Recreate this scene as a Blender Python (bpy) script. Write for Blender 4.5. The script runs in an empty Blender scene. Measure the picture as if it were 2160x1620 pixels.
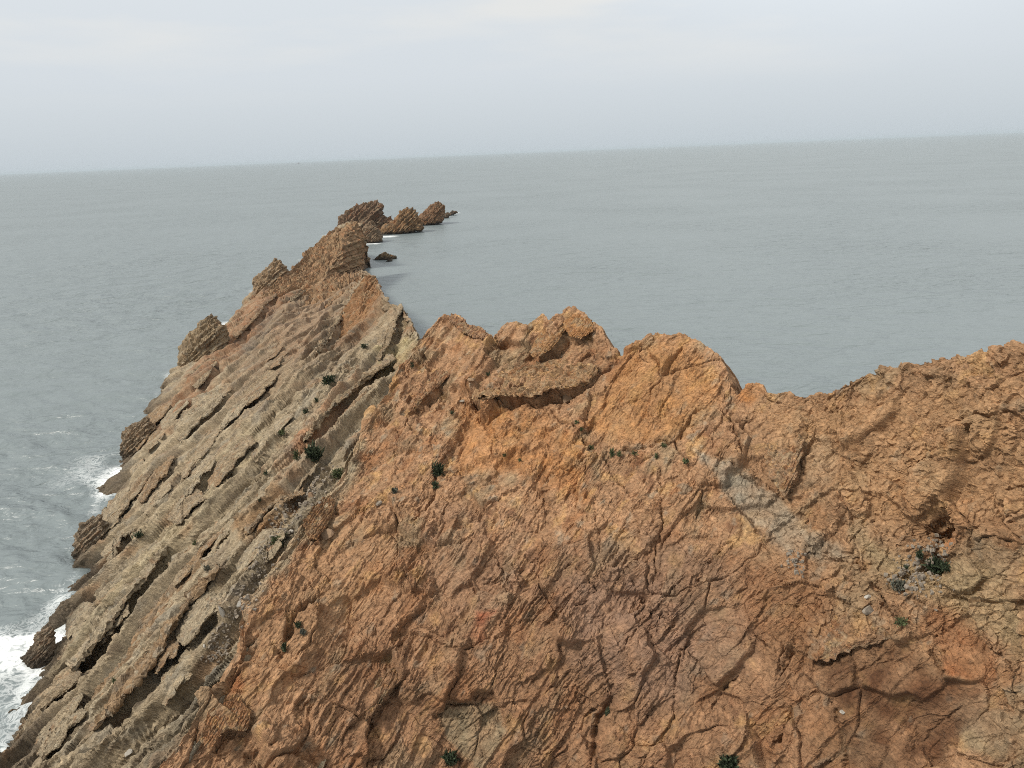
import bpy, math, random
import numpy as np
random.seed(7)
scene = bpy.context.scene
rng = np.random.RandomState(11)

# ------------------------------------------------------------------ camera
CAM_H, FOC, CX, CY = 30.0, 1632.0, 1080.0, 810.0          # metres, photo pixels
ROLL, PITCH = math.atan(89 / 2160), math.atan(487.6 / FOC)
FW = np.array([0, math.cos(PITCH), -math.sin(PITCH)])
_R0 = np.array([1.0, 0, 0]); _U0 = np.array([0, math.sin(PITCH), math.cos(PITCH)])
RT = math.cos(ROLL) * _R0 - math.sin(ROLL) * _U0
UP = math.sin(ROLL) * _R0 + math.cos(ROLL) * _U0
EYE = np.array([0, 0, CAM_H])
from mathutils import Matrix, Vector
cam_data = bpy.data.cameras.new('camera')
cam_data.sensor_width = 36.0
cam_data.lens = 36.0 * FOC / 2160.0
cam_data.clip_start = 0.1
cam_data.clip_end = 100000.0
cam = bpy.data.objects.new('camera', cam_data)
scene.collection.objects.link(cam)
cam.matrix_world = Matrix(((RT[0], UP[0], -FW[0], EYE[0]), (RT[1], UP[1], -FW[1], EYE[1]),
                           (RT[2], UP[2], -FW[2], EYE[2]), (0, 0, 0, 1)))
scene.camera = cam

# ------------------------------------------------------------------ light
SUN_EL, SUN_AZ = math.radians(48), math.atan2(-0.85, -0.36)   # sun behind thin cloud, to the left
sun_dir = np.array([math.sin(SUN_AZ) * math.cos(SUN_EL), math.cos(SUN_AZ) * math.cos(SUN_EL), math.sin(SUN_EL)])
sun_data = bpy.data.lights.new('sun', 'SUN')
sun_data.energy = 3.7
sun_data.angle = math.radians(11)
sun_data.color = (1.0, 0.95, 0.87)
sun = bpy.data.objects.new('sun', sun_data)
scene.collection.objects.link(sun)
sun.rotation_euler = Vector(sun_dir).to_track_quat('Z', 'Y').to_euler()

world = bpy.data.worlds.new('World')
scene.world = world
world.use_nodes = True
wn, wl = world.node_tree.nodes, world.node_tree.links
wn.clear()

def N(nodes, t, **kw):
    n = nodes.new(t)
    for k, v in kw.items():
        setattr(n, k, v)
    return n

wout = N(wn, 'ShaderNodeOutputWorld'); bg = N(wn, 'ShaderNodeBackground')
bg.inputs['Strength'].default_value = 0.1
sky = N(wn, 'ShaderNodeTexSky'); sky.sky_type = 'NISHITA'; sky.sun_disc = False
sky.sun_elevation = SUN_EL; sky.sun_rotation = SUN_AZ
sky.dust_density = 3.0
tc = N(wn, 'ShaderNodeTexCoord'); sep = N(wn, 'ShaderNodeSeparateXYZ')
wl.new(tc.outputs['Generated'], sep.inputs[0])
ramp = N(wn, 'ShaderNodeValToRGB')          # cloud deck, horizon to zenith
wl.new(sep.outputs['Z'], ramp.inputs[0])
cr = ramp.color_ramp
cr.elements[0].position = 0.0; cr.elements[0].color = (0.60, 0.665, 0.71, 1)
cr.elements[1].position = 1.0; cr.elements[1].color = (0.94, 0.97, 1.0, 1)
for pos, c in ((0.03, (0.64, 0.70, 0.745)), (0.09, (0.715, 0.765, 0.81)), (0.20, (0.78, 0.825, 0.86)), (0.4, (0.86, 0.89, 0.93))):
    e = cr.elements.new(pos); e.color = (*c, 1)
mp = N(wn, 'ShaderNodeMapping'); mp.inputs['Scale'].default_value = (1.6, 1.6, 9.0)
mp.inputs['Rotation'].default_value = (0.0, 0.10, 0.3)
wl.new(tc.outputs['Generated'], mp.inputs[0])
cn = N(wn, 'ShaderNodeTexNoise'); cn.inputs['Scale'].default_value = 1.9; cn.inputs['Detail'].default_value = 5
cn.inputs['Roughness'].default_value = 0.5
wl.new(mp.outputs[0], cn.inputs['Vector'])
cf = N(wn, 'ShaderNodeMapRange'); cf.inputs[1].default_value = 0.47; cf.inputs[2].default_value = 0.66
wl.new(cn.outputs['Fac'], cf.inputs[0])
cz = N(wn, 'ShaderNodeMapRange'); cz.inputs[1].default_value = 0.06; cz.inputs[2].default_value = 0.2   # thin streaks only above the sea haze
wl.new(sep.outputs['Z'], cz.inputs[0])
cm = N(wn, 'ShaderNodeMath', operation='MULTIPLY'); wl.new(cf.outputs[0], cm.inputs[0]); wl.new(cz.outputs[0], cm.inputs[1])
cmix = N(wn, 'ShaderNodeMix', data_type='RGBA'); wl.new(cm.outputs[0], cmix.inputs[0])
wl.new(ramp.outputs[0], cmix.inputs[6]); cmix.inputs[7].default_value = (0.88, 0.87, 0.835, 1)
glow = N(wn, 'ShaderNodeVectorMath', operation='DOT_PRODUCT'); wl.new(tc.outputs['Generated'], glow.inputs[0])
glow.inputs[1].default_value = (math.sin(math.radians(24)) * math.cos(math.radians(36)), math.cos(math.radians(24)) * math.cos(math.radians(36)), math.sin(math.radians(36)))   # thinner, brighter cloud ahead to the right
gr_ = N(wn, 'ShaderNodeMapRange'); gr_.interpolation_type = 'SMOOTHSTEP'; gr_.inputs[1].default_value = 0.84; gr_.inputs[2].default_value = 1.0; gr_.inputs[3].default_value = 9.85; gr_.inputs[4].default_value = 13.2
wl.new(glow.outputs['Value'], gr_.inputs[0])
scl = N(wn, 'ShaderNodeVectorMath', operation='SCALE'); wl.new(gr_.outputs[0], scl.inputs['Scale'])
wl.new(cmix.outputs[2], scl.inputs[0])
smix = N(wn, 'ShaderNodeMix', data_type='RGBA'); smix.inputs[0].default_value = 0.92
wl.new(sky.outputs[0], smix.inputs[6]); wl.new(scl.outputs[0], smix.inputs[7])
wl.new(smix.outputs[2], bg.inputs['Color']); wl.new(bg.outputs[0], wout.inputs['Surface'])

vs = scene.view_settings
vs.view_transform = 'Standard'; vs.look = 'None'; vs.exposure = 0.0; vs.gamma = 1.0; vs.use_curve_mapping = False
scene.cycles.max_bounces = 5
scene.cycles.filter_width = 1.0
scene.cycles.use_denoising = False
scene.cycles.volume_bounces = 1
scene.cycles.volume_step_rate = 4.0

# ------------------------------------------------------------------ maths helpers
def rays(x, y):
    x = np.asarray(x, float)[..., None]; y = np.asarray(y, float)[..., None]
    return (FW * FOC + RT * (x - CX) + UP * (CY - y)) / FOC          # length 1 along the optical axis

def at_dist(x, y, D):                                                # horizontal distance
    d = rays(x, y); return EYE + d * (D / math.hypot(d[0], d[1]))

def at_z(x, y, z):
    d = rays(x, y); return EYE + d * ((z - CAM_H) / d[2])

def axial(P): return (np.asarray(P) - EYE) @ FW

def project(P):
    q = P - EYE; w = q @ FW
    return CX + FOC * (q @ RT) / w, CY - FOC * (q @ UP) / w

def tps(pts, vals, reg):
    pts = np.array(pts, float) / 1000; n = len(pts)
    K = np.linalg.norm(pts[:, None] - pts[None], axis=2)
    K = np.where(K > 0, K ** 2 * np.log(K + 1e-12), 0) + reg * np.eye(n)
    P = np.c_[np.ones(n), pts]
    return pts, np.linalg.solve(np.block([[K, P], [P.T, np.zeros((3, 3))]]), np.r_[vals, 0, 0, 0])

def tps_eval(m, x, y):
    pts, c = m; x = x / 1000; y = y / 1000
    o = c[-3] + c[-2] * x + c[-1] * y
    for i, (a, b) in enumerate(pts):
        d2 = (x - a) ** 2 + (y - b) ** 2
        o = o + c[i] * 0.5 * d2 * np.log(d2 + 1e-12)
    return o

_perm = np.tile(np.random.RandomState(3).permutation(256), 3).astype(np.int32)
_g = np.random.RandomState(5).normal(size=(256, 3)); _g = (_g / np.linalg.norm(_g, axis=1)[:, None]).astype(np.float32)
_rnd = np.random.RandomState(9).rand(256, 4).astype(np.float32)

def perlin(P, scale=1.0, seed=0):
    p = (np.asarray(P) / scale + seed * 17.31).astype(np.float32)
    i = np.floor(p).astype(np.int32); f = p - i; i &= 255
    u = f * f * f * (f * (f * 6 - 15) + 10)
    out = 0.0
    for dx in (0, 1):
        hx = _perm[i[:, 0] + dx]; wx = u[:, 0] if dx else 1 - u[:, 0]
        for dy in (0, 1):
            hy = _perm[hx + i[:, 1] + dy]; wy = u[:, 1] if dy else 1 - u[:, 1]
            for dz in (0, 1):
                g = _g[_perm[hy + i[:, 2] + dz]]; wz = u[:, 2] if dz else 1 - u[:, 2]
                out = out + wx * wy * wz * (g[:, 0] * (f[:, 0] - dx) + g[:, 1] * (f[:, 1] - dy) + g[:, 2] * (f[:, 2] - dz))
    return out * 1.6

def fbm(P, scale, octaves, seed=0, rough=0.5):
    o, a, s = 0, 1.0, scale
    for k in range(octaves):
        o = o + a * perlin(P, s, seed + k * 3); a *= rough; s *= 0.5
    return o

def worley(P, scale, seed=0):
    p = (np.asarray(P) / scale + seed * 9.7).astype(np.float32)
    i = np.floor(p).astype(np.int32); f = p - i
    f1 = np.full(len(p), 9, np.float32); f2 = f1.copy(); cid = np.zeros(len(p), np.int32)
    for dx in (-1, 0, 1):
        hx = _perm[(i[:, 0] + dx) & 255]
        for dy in (-1, 0, 1):
            hy = _perm[hx + ((i[:, 1] + dy) & 255)]
            for dz in (-1, 0, 1):
                h = _perm[hy + ((i[:, 2] + dz) & 255)]
                r = _rnd[h]
                d = (dx + r[:, 0] - f[:, 0]) ** 2 + (dy + r[:, 1] - f[:, 1]) ** 2 + (dz + r[:, 2] - f[:, 2]) ** 2
                lt = d < f1
                f2 = np.where(lt, f1, np.minimum(f2, d)); cid = np.where(lt, h, cid); f1 = np.where(lt, d, f1)
    return np.sqrt(f1), np.sqrt(f2), _rnd[cid, 3]

def facet(P, scale, seed=0):
    """angular broken faces: every cell is a plane of its own tilt and height"""
    p = (np.asarray(P) / scale + seed * 9.7).astype(np.float32)
    i = np.floor(p).astype(np.int32); f = p - i; o = np.where(f < 0.5, -1, 0).astype(np.int32)
    best = np.full(len(p), 9, np.float32); out = np.zeros(len(p), np.float32); cid = np.zeros(len(p), np.int32)
    for dx in (0, 1):
        ox = o[:, 0] + dx; hx = _perm[(i[:, 0] + ox) & 255]
        for dy in (0, 1):
            oy = o[:, 1] + dy; hy = _perm[hx + ((i[:, 1] + oy) & 255)]
            for dz in (0, 1):
                oz = o[:, 2] + dz; h = _perm[hy + ((i[:, 2] + oz) & 255)]; r = _rnd[h]
                ax = f[:, 0] - ox - r[:, 0]; ay = f[:, 1] - oy - r[:, 1]; az = f[:, 2] - oz - r[:, 2]
                d = ax * ax + ay * ay + az * az; g = _g[h]; m = d < best
                out = np.where(m, ax * g[:, 0] + ay * g[:, 1] + az * g[:, 2] + (r[:, 3] - 0.5) * 0.7, out); best = np.where(m, d, best)
    return out

def hash2(a, b, seed=0):
    return _rnd[_perm[_perm[(a + seed * 37) & 255] + (b & 255)], 2]

def sstep(a, b, x):
    t = np.clip((x - a) / (b - a), 0, 1); return t * t * (3 - 2 * t)

# bedding: beds dip to the left, strike runs out to sea
DIP, BAZ = math.radians(45), math.radians(-5)
BN = np.array([-math.sin(DIP) * math.cos(BAZ), -math.sin(DIP) * math.sin(BAZ), math.cos(DIP)])
BT = np.array([-math.sin(BAZ), math.cos(BAZ), 0.0]); BT /= np.linalg.norm(BT)
BQ = np.cross(BN, BT)

def bed_coords(P): return np.c_[P @ BN, P @ BT, P @ BQ]

def brick(s, t, q, th, ln, seed):
    """random offset for every broken piece of every bed; also the distance to its edge"""
    a = s / th; L = np.floor(a).astype(np.int32); fs = a - L
    ln2 = ln * (0.6 + 0.8 * hash2(L, L * 0 + 5, seed))
    b = t / ln2 + 7.3 * hash2(L, L * 0, seed); B = np.floor(b).astype(np.int32); fb = b - B
    c = q / (ln2 * 0.8) + 5.1 * hash2(L, B, seed + 1); Cc = np.floor(c).astype(np.int32)
    v = hash2(L * 3 + Cc * 7, B + Cc * 13, seed + 2)
    v2 = hash2(L * 3 + Cc * 7 + 3, B + Cc * 13, seed + 2)
    return v - 0.5 + (fs - 0.5) * (v2 - 0.35) * 0.9, np.minimum(fs, 1 - fs)

def saw(s, th, seed, step):
    """beds cropping out one above the other: each top runs along the bedding and ends in a broken step"""
    z = np.zeros(len(s)); w1 = perlin(np.c_[s / th, z + seed, z], 2.3, seed); a = s / th + 0.7 * w1; L = np.floor(a).astype(np.int32); fs = a - L
    w = np.clip(2.2 * step / th, 0.06, 0.6)
    return np.where(fs > w, 1 - fs, (1 - w) * fs / w) - 0.5, L

def stepsize(s, shape):
    G = s.reshape(shape); return blur_grid(np.abs(np.gradient(G, axis=0)) + np.abs(np.gradient(G, axis=1)), 2).ravel()

def poly_mask(x, y, poly, soft=6.0):
    """1 inside the polygon, soft edge of a few pixels"""
    poly = np.array(poly, float); n = len(poly)
    out = np.zeros(len(x)); 
    bb = (x > poly[:, 0].min() - 3 * soft) & (x < poly[:, 0].max() + 3 * soft) & (y > poly[:, 1].min() - 3 * soft) & (y < poly[:, 1].max() + 3 * soft)
    ii = np.nonzero(bb)[0]
    if len(ii) == 0: return out
    xx, yy = x[ii], y[ii]; ins = np.zeros(len(ii), bool); dm = np.full(len(ii), 1e9)
    for k in range(n):
        (x0, y0), (x1, y1) = poly[k], poly[(k + 1) % n]
        c = ((y0 > yy) != (y1 > yy)); den = (y1 - y0) if y1 != y0 else 1e-9
        ins ^= c & (xx < (x1 - x0) * (yy - y0) / den + x0)
        dx, dy = x1 - x0, y1 - y0; L2 = dx * dx + dy * dy + 1e-9
        t = np.clip(((xx - x0) * dx + (yy - y0) * dy) / L2, 0, 1)
        dm = np.minimum(dm, (xx - x0 - t * dx) ** 2 + (yy - y0 - t * dy) ** 2)
    sd = np.where(ins, 1, -1) * np.sqrt(dm)
    out[ii] = sstep(-soft, soft, sd)
    return out

def poly_dist(x, y, line, reach):
    """signed distance (positive on the right, walking along the line), position 0..1 along it"""
    line = np.array(line, float)
    ii = np.nonzero((x > line[:, 0].min() - reach) & (x < line[:, 0].max() + reach) & (y > line[:, 1].min() - reach) & (y < line[:, 1].max() + reach))[0]
    best = np.full(len(ii), 1e9); sg = np.ones(len(ii)); al = np.zeros(len(ii))
    seg = np.linalg.norm(np.diff(line, axis=0), axis=1); tot = seg.sum(); acc = 0
    xx, yy = x[ii], y[ii]
    for k in range(len(line) - 1):
        (x0, y0), (x1, y1) = line[k], line[k + 1]; dx, dy = x1 - x0, y1 - y0
        t = np.clip(((xx - x0) * dx + (yy - y0) * dy) / (dx * dx + dy * dy), 0, 1)
        ex, ey = xx - x0 - t * dx, yy - y0 - t * dy; d = np.hypot(ex, ey)
        m = d < best
        sg = np.where(m, np.sign(dx * ey - dy * ex + 1e-9), sg); al = np.where(m, (acc + t * seg[k]) / tot, al); best = np.minimum(best, d)
        acc += seg[k]
    return ii, best * sg, al

def srgb(r, g, b):
    c = np.array([r, g, b]) / 255.0
    return np.where(c <= 0.04045, c / 12.92, ((c + 0.055) / 1.055) ** 2.4)

# ------------------------------------------------------------------ object helpers
def tag(o, label=None, cat=None, group=None, kind=None):
    if label: o['label'] = label
    if cat: o['category'] = cat
    if group: o['group'] = group
    if kind: o['kind'] = kind
    return o

def make_mesh(name, V, faces, mat, parent=None, col=None, smooth=False, extra=None):
    V = np.asarray(V, np.float32); faces = np.asarray(faces, np.int32); k = faces.shape[1]
    me = bpy.data.meshes.new(name)
    me.vertices.add(len(V)); me.vertices.foreach_set('co', V.ravel())
    me.loops.add(faces.size); me.loops.foreach_set('vertex_index', faces.ravel())
    me.polygons.add(len(faces)); me.polygons.foreach_set('loop_start', np.arange(0, faces.size, k, dtype=np.int32))
    me.polygons.foreach_set('use_smooth', np.full(len(faces), smooth))
    if col is not None:
        a = me.color_attributes.new('albedo', 'FLOAT_COLOR', 'POINT')
        a.data.foreach_set('color', np.c_[col, np.ones(len(V))].astype(np.float32).ravel())
    for nm, val in (extra or {}).items():
        a = me.attributes.new(nm, 'FLOAT', 'POINT'); a.data.foreach_set('value', np.asarray(val, np.float32))
    me.update(calc_edges=True)
    me.materials.append(mat)
    o = bpy.data.objects.new(name, me); scene.collection.objects.link(o)
    if parent: o.parent = parent
    return o

def grid_faces(nu, nv):
    """grid stored [v*nu+u]"""
    u, v = np.meshgrid(np.arange(nu - 1), np.arange(nv - 1)); a = (v * nu + u).ravel()
    return np.c_[a, a + 1, a + nu + 1, a + nu]

def grid_normals(G):
    du = np.gradient(G, axis=1); dv = np.gradient(G, axis=0)
    n = np.cross(du, dv); return n / (np.linalg.norm(n, axis=2, keepdims=True) + 1e-9)

def blur_grid(A, k):
    for ax in (0, 1):
        pad = [(0, 0)] * A.ndim; pad[ax] = (k + 1, k)
        c = np.cumsum(np.pad(A, pad, mode='edge'), axis=ax)
        n = A.shape[ax]
        hi = np.take(c, np.arange(2 * k + 1, 2 * k + 1 + n), axis=ax); lo = np.take(c, np.arange(0, n), axis=ax)
        A = (hi - lo) / (2 * k + 1)
    return A

def resample(line, n, power=None):
    line = np.array(line, float); s = np.r_[0, np.cumsum(np.linalg.norm(np.diff(line, axis=0), axis=1))]
    t = np.linspace(0, s[-1], n)
    return np.c_[np.interp(t, s, line[:, 0]), np.interp(t, s, line[:, 1])]

def split_parts(name, V, F, labels, mat, parent, col):
    out = []
    fl = labels[F[:, 0]]
    for L in np.unique(fl):
        f = F[fl == L]; used = np.unique(f)
        remap = np.zeros(len(V), np.int32); remap[used] = np.arange(len(used))
        out.append(make_mesh(name, V[used], remap[f], mat, parent, col[used]))
    return out

# ------------------------------------------------------------------ materials
def mat_rock(name, rough=0.92, wet=False, bump=0.85):
    m = bpy.data.materials.new(name); m.use_nodes = True
    n, l = m.node_tree.nodes, m.node_tree.links; b = n['Principled BSDF']
    att = N(n, 'ShaderNodeAttribute'); att.attribute_name = 'albedo'
    geo = N(n, 'ShaderNodeNewGeometry')
    mapn = N(n, 'ShaderNodeMapping'); mapn.vector_type = 'POINT'
    mapn.inputs['Rotation'].default_value = (0, DIP, BAZ); mapn.inputs['Scale'].default_value = (1.0, 1.0, 2.6)
    l.new(geo.outputs['Position'], mapn.inputs[0])
    n1 = N(n, 'ShaderNodeTexNoise'); n1.inputs['Scale'].default_value = 5.5; n1.inputs['Detail'].default_value = 6; n1.inputs['Roughness'].default_value = 0.68
    l.new(mapn.outputs[0], n1.inputs['Vector'])
    mr = N(n, 'ShaderNodeMapRange'); mr.inputs[1].default_value = 0.3; mr.inputs[2].default_value = 0.7
    mr.inputs[3].default_value = 0.56; mr.inputs[4].default_value = 1.42
    l.new(n1.outputs['Fac'], mr.inputs[0])
    sc = N(n, 'ShaderNodeVectorMath', operation='SCALE'); l.new(att.outputs['Color'], sc.inputs[0]); l.new(mr.outputs[0], sc.inputs['Scale'])
    l.new(sc.outputs[0], b.inputs['Base Color'])
    n2 = N(n, 'ShaderNodeTexNoise'); n2.inputs['Scale'].default_value = 11; n2.inputs['Detail'].default_value = 5; n2.inputs['Roughness'].default_value = 0.65
    l.new(mapn.outputs[0], n2.inputs['Vector'])
    bp = N(n, 'ShaderNodeBump'); bp.inputs['Strength'].default_value = bump; bp.inputs['Distance'].default_value = 0.12
    l.new(n2.outputs['Fac'], bp.inputs['Height']); l.new(bp.outputs[0], b.inputs['Normal'])
    b.inputs['Roughness'].default_value = rough; b.inputs['Specular IOR Level'].default_value = 0.25
    return m

ROCK = mat_rock('weathered_rock')

def mat_plain(name, colr, rough=0.8, var=0.3, scale=20):
    m = bpy.data.materials.new(name); m.use_nodes = True
    n, l = m.node_tree.nodes, m.node_tree.links; b = n['Principled BSDF']
    no = N(n, 'ShaderNodeTexNoise'); no.inputs['Scale'].default_value = scale; no.inputs['Detail'].default_value = 3
    geo = N(n, 'ShaderNodeNewGeometry'); l.new(geo.outputs['Position'], no.inputs['Vector'])
    mr = N(n, 'ShaderNodeMapRange'); mr.inputs[1].default_value = 0.3; mr.inputs[2].default_value = 0.7; mr.inputs[3].default_value = 1 - var; mr.inputs[4].default_value = 1 + var
    l.new(no.outputs['Fac'], mr.inputs[0])
    sc = N(n, 'ShaderNodeVectorMath', operation='SCALE'); sc.inputs[0].default_value = colr; l.new(mr.outputs[0], sc.inputs['Scale'])
    l.new(sc.outputs[0], b.inputs['Base Color']); b.inputs['Roughness'].default_value = rough
    b.inputs['Specular IOR Level'].default_value = 0.25
    return m

# ------------------------------------------------------------------ shoreline, in metres on the water
SHORE_PX = [(-260, 1800), (-60, 1690), (15, 1573), (17, 1521), (52, 1475), (75, 1418), (90, 1340), (114, 1283), (145, 1249), (165, 1205), (172, 1150), (195, 1080),
            (239, 1009), (258, 970), (270, 930), (304, 881), (348, 807), (376, 765), (430, 725), (476, 689), (533, 611), (600, 575), (650, 531)]
SHORE = np.array([at_z(x, y, 0.0)[:2] for x, y in SHORE_PX])

def line_dist(px, py, line):
    d = np.full(len(px), 1e9)
    for (x0, y0), (x1, y1) in zip(line[:-1], line[1:]):
        dx, dy = x1 - x0, y1 - y0; t = np.clip(((px - x0) * dx + (py - y0) * dy) / (dx * dx + dy * dy), 0, 1)
        d = np.minimum(d, np.hypot(px - x0 - t * dx, py - y0 - t * dy))
    return d

# ------------------------------------------------------------------ sea
def build_sea():
    r = np.r_[4.0, 9.0, 15.0, 21.0, 26.0, 30.0, 1 / np.linspace(1 / 34.0, 1 / 620.0, 430), 620 * (45000 / 620) ** np.linspace(0, 1, 71)[1:]]
    a = np.radians(np.r_[np.linspace(-75, -41, 30)[:-1], np.linspace(-41, 41, 640), np.linspace(41, 75, 30)[1:]])
    nr, na = len(r), len(a)
    A, Rr = np.meshgrid(a, r)
    X, Y = (Rr * np.sin(A)).ravel(), (Rr * np.cos(A)).ravel(); D = Rr.ravel()
    P = np.c_[X, Y, np.zeros(len(X))]
    # wind waves: chop running from the left, calmer in the lee of the headland (right)
    lee = sstep(-60, 60, X + 0.22 * (Y - 60))
    amp = (1 - 0.62 * lee) * (1 - sstep(250, 900, D))
    z = np.zeros(len(X)); rr = np.random.RandomState(2)
    wp = perlin(np.c_[X, Y, X * 0], 14, 3) * 2.0; gust = 0.75 + 0.5 * perlin(np.c_[X * .6, Y, X * 0], 45, 4)
    for k in range(18):
        lam = 1.1 * 1.15 ** k; th = math.radians(76) + rr.normal() * 0.38
        kx, ky = math.cos(th) * 2 * math.pi / lam, math.sin(th) * 2 * math.pi / lam
        fade = 1 - sstep(35 * lam, 95 * lam, D)
        ph = kx * X + ky * Y + rr.rand() * 6.28 + wp * (1.6 / lam) * 2 + 1.2 * perlin(np.c_[X, Y, X * 0], lam * 2.2, 30 + k)
        z += (0.026 * lam ** 0.62) * ((0.5 + 0.5 * np.sin(ph)) ** 2.0 - 0.375) * 1.4 * fade * gust
    z += 0.12 * perlin(np.c_[X, Y * 1.6, X * 0], 6, 2)
    sd = line_dist(X, Y, SHORE)
    surf = np.exp(-(sd / 5.0) ** 2) * (1 - sstep(60, 100, D))
    z = z * amp * 1.05 + surf * (0.2 + 0.3 * fbm(np.c_[X, Y, X * 0], 3.5, 3, 5))
    # foam: surf along the rock foot, streaks drifting off it
    st = fbm(np.c_[X, Y, X * 0], 9.0, 3, 8)
    near = 1 - sstep(52, 66, D)
    foam = np.exp(-(sd / (0.8 + 3.0 * near + 1.2 * np.clip(st, 0, 1))) ** 1.2) * (0.70 + 0.7 * st) * (0.42 + 0.5 * near)
    drift = np.exp(-(sd / 8.0) ** 2) * sstep(0.05, 0.6, st) * (1 - sstep(80, 130, D)) * 0.46
    foam = np.clip(foam + drift, 0, 1)
    caps = sstep(0.62, 0.8, perlin(np.c_[X * 0.5, Y, X * 0], 5.0, 12)) * sstep(0.2, 0.6, perlin(np.c_[X, Y, X * 0], 1.4, 13)) * (1 - lee) * (1 - sstep(170, 330, D)) * 0.45
    foam = np.maximum(foam, caps)
    # thin white lines at the feet of the stacks
    for ln in FOOT_LINES:
        pl = np.array([at_z(px, py, 0.0)[:2] for px, py in ln]); foam = np.maximum(foam, 0.95 * np.exp(-(line_dist(X, Y, pl) / 2.4) ** 2))
    P[:, 2] = z
    F = grid_faces(na, nr)[:, ::-1]
    m = bpy.data.materials.new('sea_water'); m.use_nodes = True
    n, l = m.node_tree.nodes, m.node_tree.links; b = n['Principled BSDF']; out = n['Material Output']
    b.inputs['Base Color'].default_value = (0.156, 0.184, 0.184, 1); b.inputs['Roughness'].default_value = 0.38
    b.inputs['IOR'].default_value = 1.46
    geo = N(n, 'ShaderNodeNewGeometry')
    mapn = N(n, 'ShaderNodeMapping'); mapn.inputs['Scale'].default_value = (0.55, 1.0, 1.0); mapn.inputs['Rotation'].default_value = (0, 0, 0.3)
    l.new(geo.outputs['Position'], mapn.inputs[0])
    w1 = N(n, 'ShaderNodeTexNoise'); w1.inputs['Scale'].default_value = 1.0; w1.inputs['Detail'].default_value = 3; w1.inputs['Roughness'].default_value = 0.55; w1.inputs['Distortion'].default_value = 0.6
    l.new(mapn.outputs[0], w1.inputs['Vector'])
    w2 = N(n, 'ShaderNodeTexNoise'); w2.inputs['Scale'].default_value = 0.22; w2.inputs['Detail'].default_value = 3; w2.inputs['Distortion'].default_value = 0.5
    l.new(mapn.outputs[0], w2.inputs['Vector'])
    w3 = N(n, 'ShaderNodeTexNoise'); w3.inputs['Scale'].default_value = 0.014; w3.inputs['Detail'].default_value = 3                    # cat's-paws: rougher and smoother water
    l.new(geo.outputs['Position'], w3.inputs['Vector'])
    gs = N(n, 'ShaderNodeMapRange'); gs.inputs[1].default_value = 0.35; gs.inputs[2].default_value = 0.65; gs.inputs[3].default_value = 0.4; gs.inputs[4].default_value = 1.1
    l.new(w3.outputs['Fac'], gs.inputs[0])
    b1 = N(n, 'ShaderNodeBump'); b1.inputs['Distance'].default_value = 0.55; l.new(gs.outputs[0], b1.inputs['Strength'])
    b2 = N(n, 'ShaderNodeBump'); b2.inputs['Distance'].default_value = 2.2; l.new(gs.outputs[0], b2.inputs['Strength'])
    l.new(w1.outputs['Fac'], b1.inputs['Height']); l.new(w2.outputs['Fac'], b2.inputs['Height']); l.new(b2.outputs[0], b1.inputs['Normal'])
    l.new(b1.outputs[0], b.inputs['Normal'])
    fa = N(n, 'ShaderNodeAttribute'); fa.attribute_name = 'foam'
    f1 = N(n, 'ShaderNodeTexNoise'); f1.inputs['Scale'].default_value = 1.1; f1.inputs['Detail'].default_value = 7; f1.inputs['Roughness'].default_value = 0.7; f1.inputs['Distortion'].default_value = 1.2
    l.new(geo.outputs['Position'], f1.inputs['Vector'])
    # lace: ridges of the noise
    rd = N(n, 'ShaderNodeMath', operation='SUBTRACT'); l.new(f1.outputs['Fac'], rd.inputs[0]); rd.inputs[1].default_value = 0.5
    ab = N(n, 'ShaderNodeMath', operation='ABSOLUTE'); l.new(rd.outputs[0], ab.inputs[0])
    la = N(n, 'ShaderNodeMapRange'); la.inputs[1].default_value = 0.0; la.inputs[2].default_value = 0.16; la.inputs[3].default_value = 1.0; la.inputs[4].default_value = 0.0
    l.new(ab.outputs[0], la.inputs[0])
    ad = N(n, 'ShaderNodeMath', operation='ADD'); l.new(fa.outputs['Fac'], ad.inputs[0])
    lm = N(n, 'ShaderNodeMath', operation='MULTIPLY'); l.new(la.outputs[0], lm.inputs[0]); lm.inputs[1].default_value = 0.62
    l.new(lm.outputs[0], ad.inputs[1])
    fm = N(n, 'ShaderNodeMapRange'); fm.inputs[1].default_value = 0.78; fm.inputs[2].default_value = 1.5
    l.new(ad.outputs[0], fm.inputs[0])
    fd = N(n, 'ShaderNodeBsdfDiffuse'); fd.inputs[0].default_value = (0.80, 0.82, 0.80, 1)
    mx = N(n, 'ShaderNodeMixShader'); l.new(fm.outputs[0], mx.inputs[0]); l.new(b.outputs[0], mx.inputs[1]); l.new(fd.outputs[0], mx.inputs[2])
    l.new(mx.outputs[0], out.inputs['Surface'])
    o = make_mesh('sea', P, F, m, smooth=True, extra={'foam': foam})
    tag(o, 'grey-green sea reaching to the hazy horizon', 'sea', kind='structure')
    return o

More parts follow.
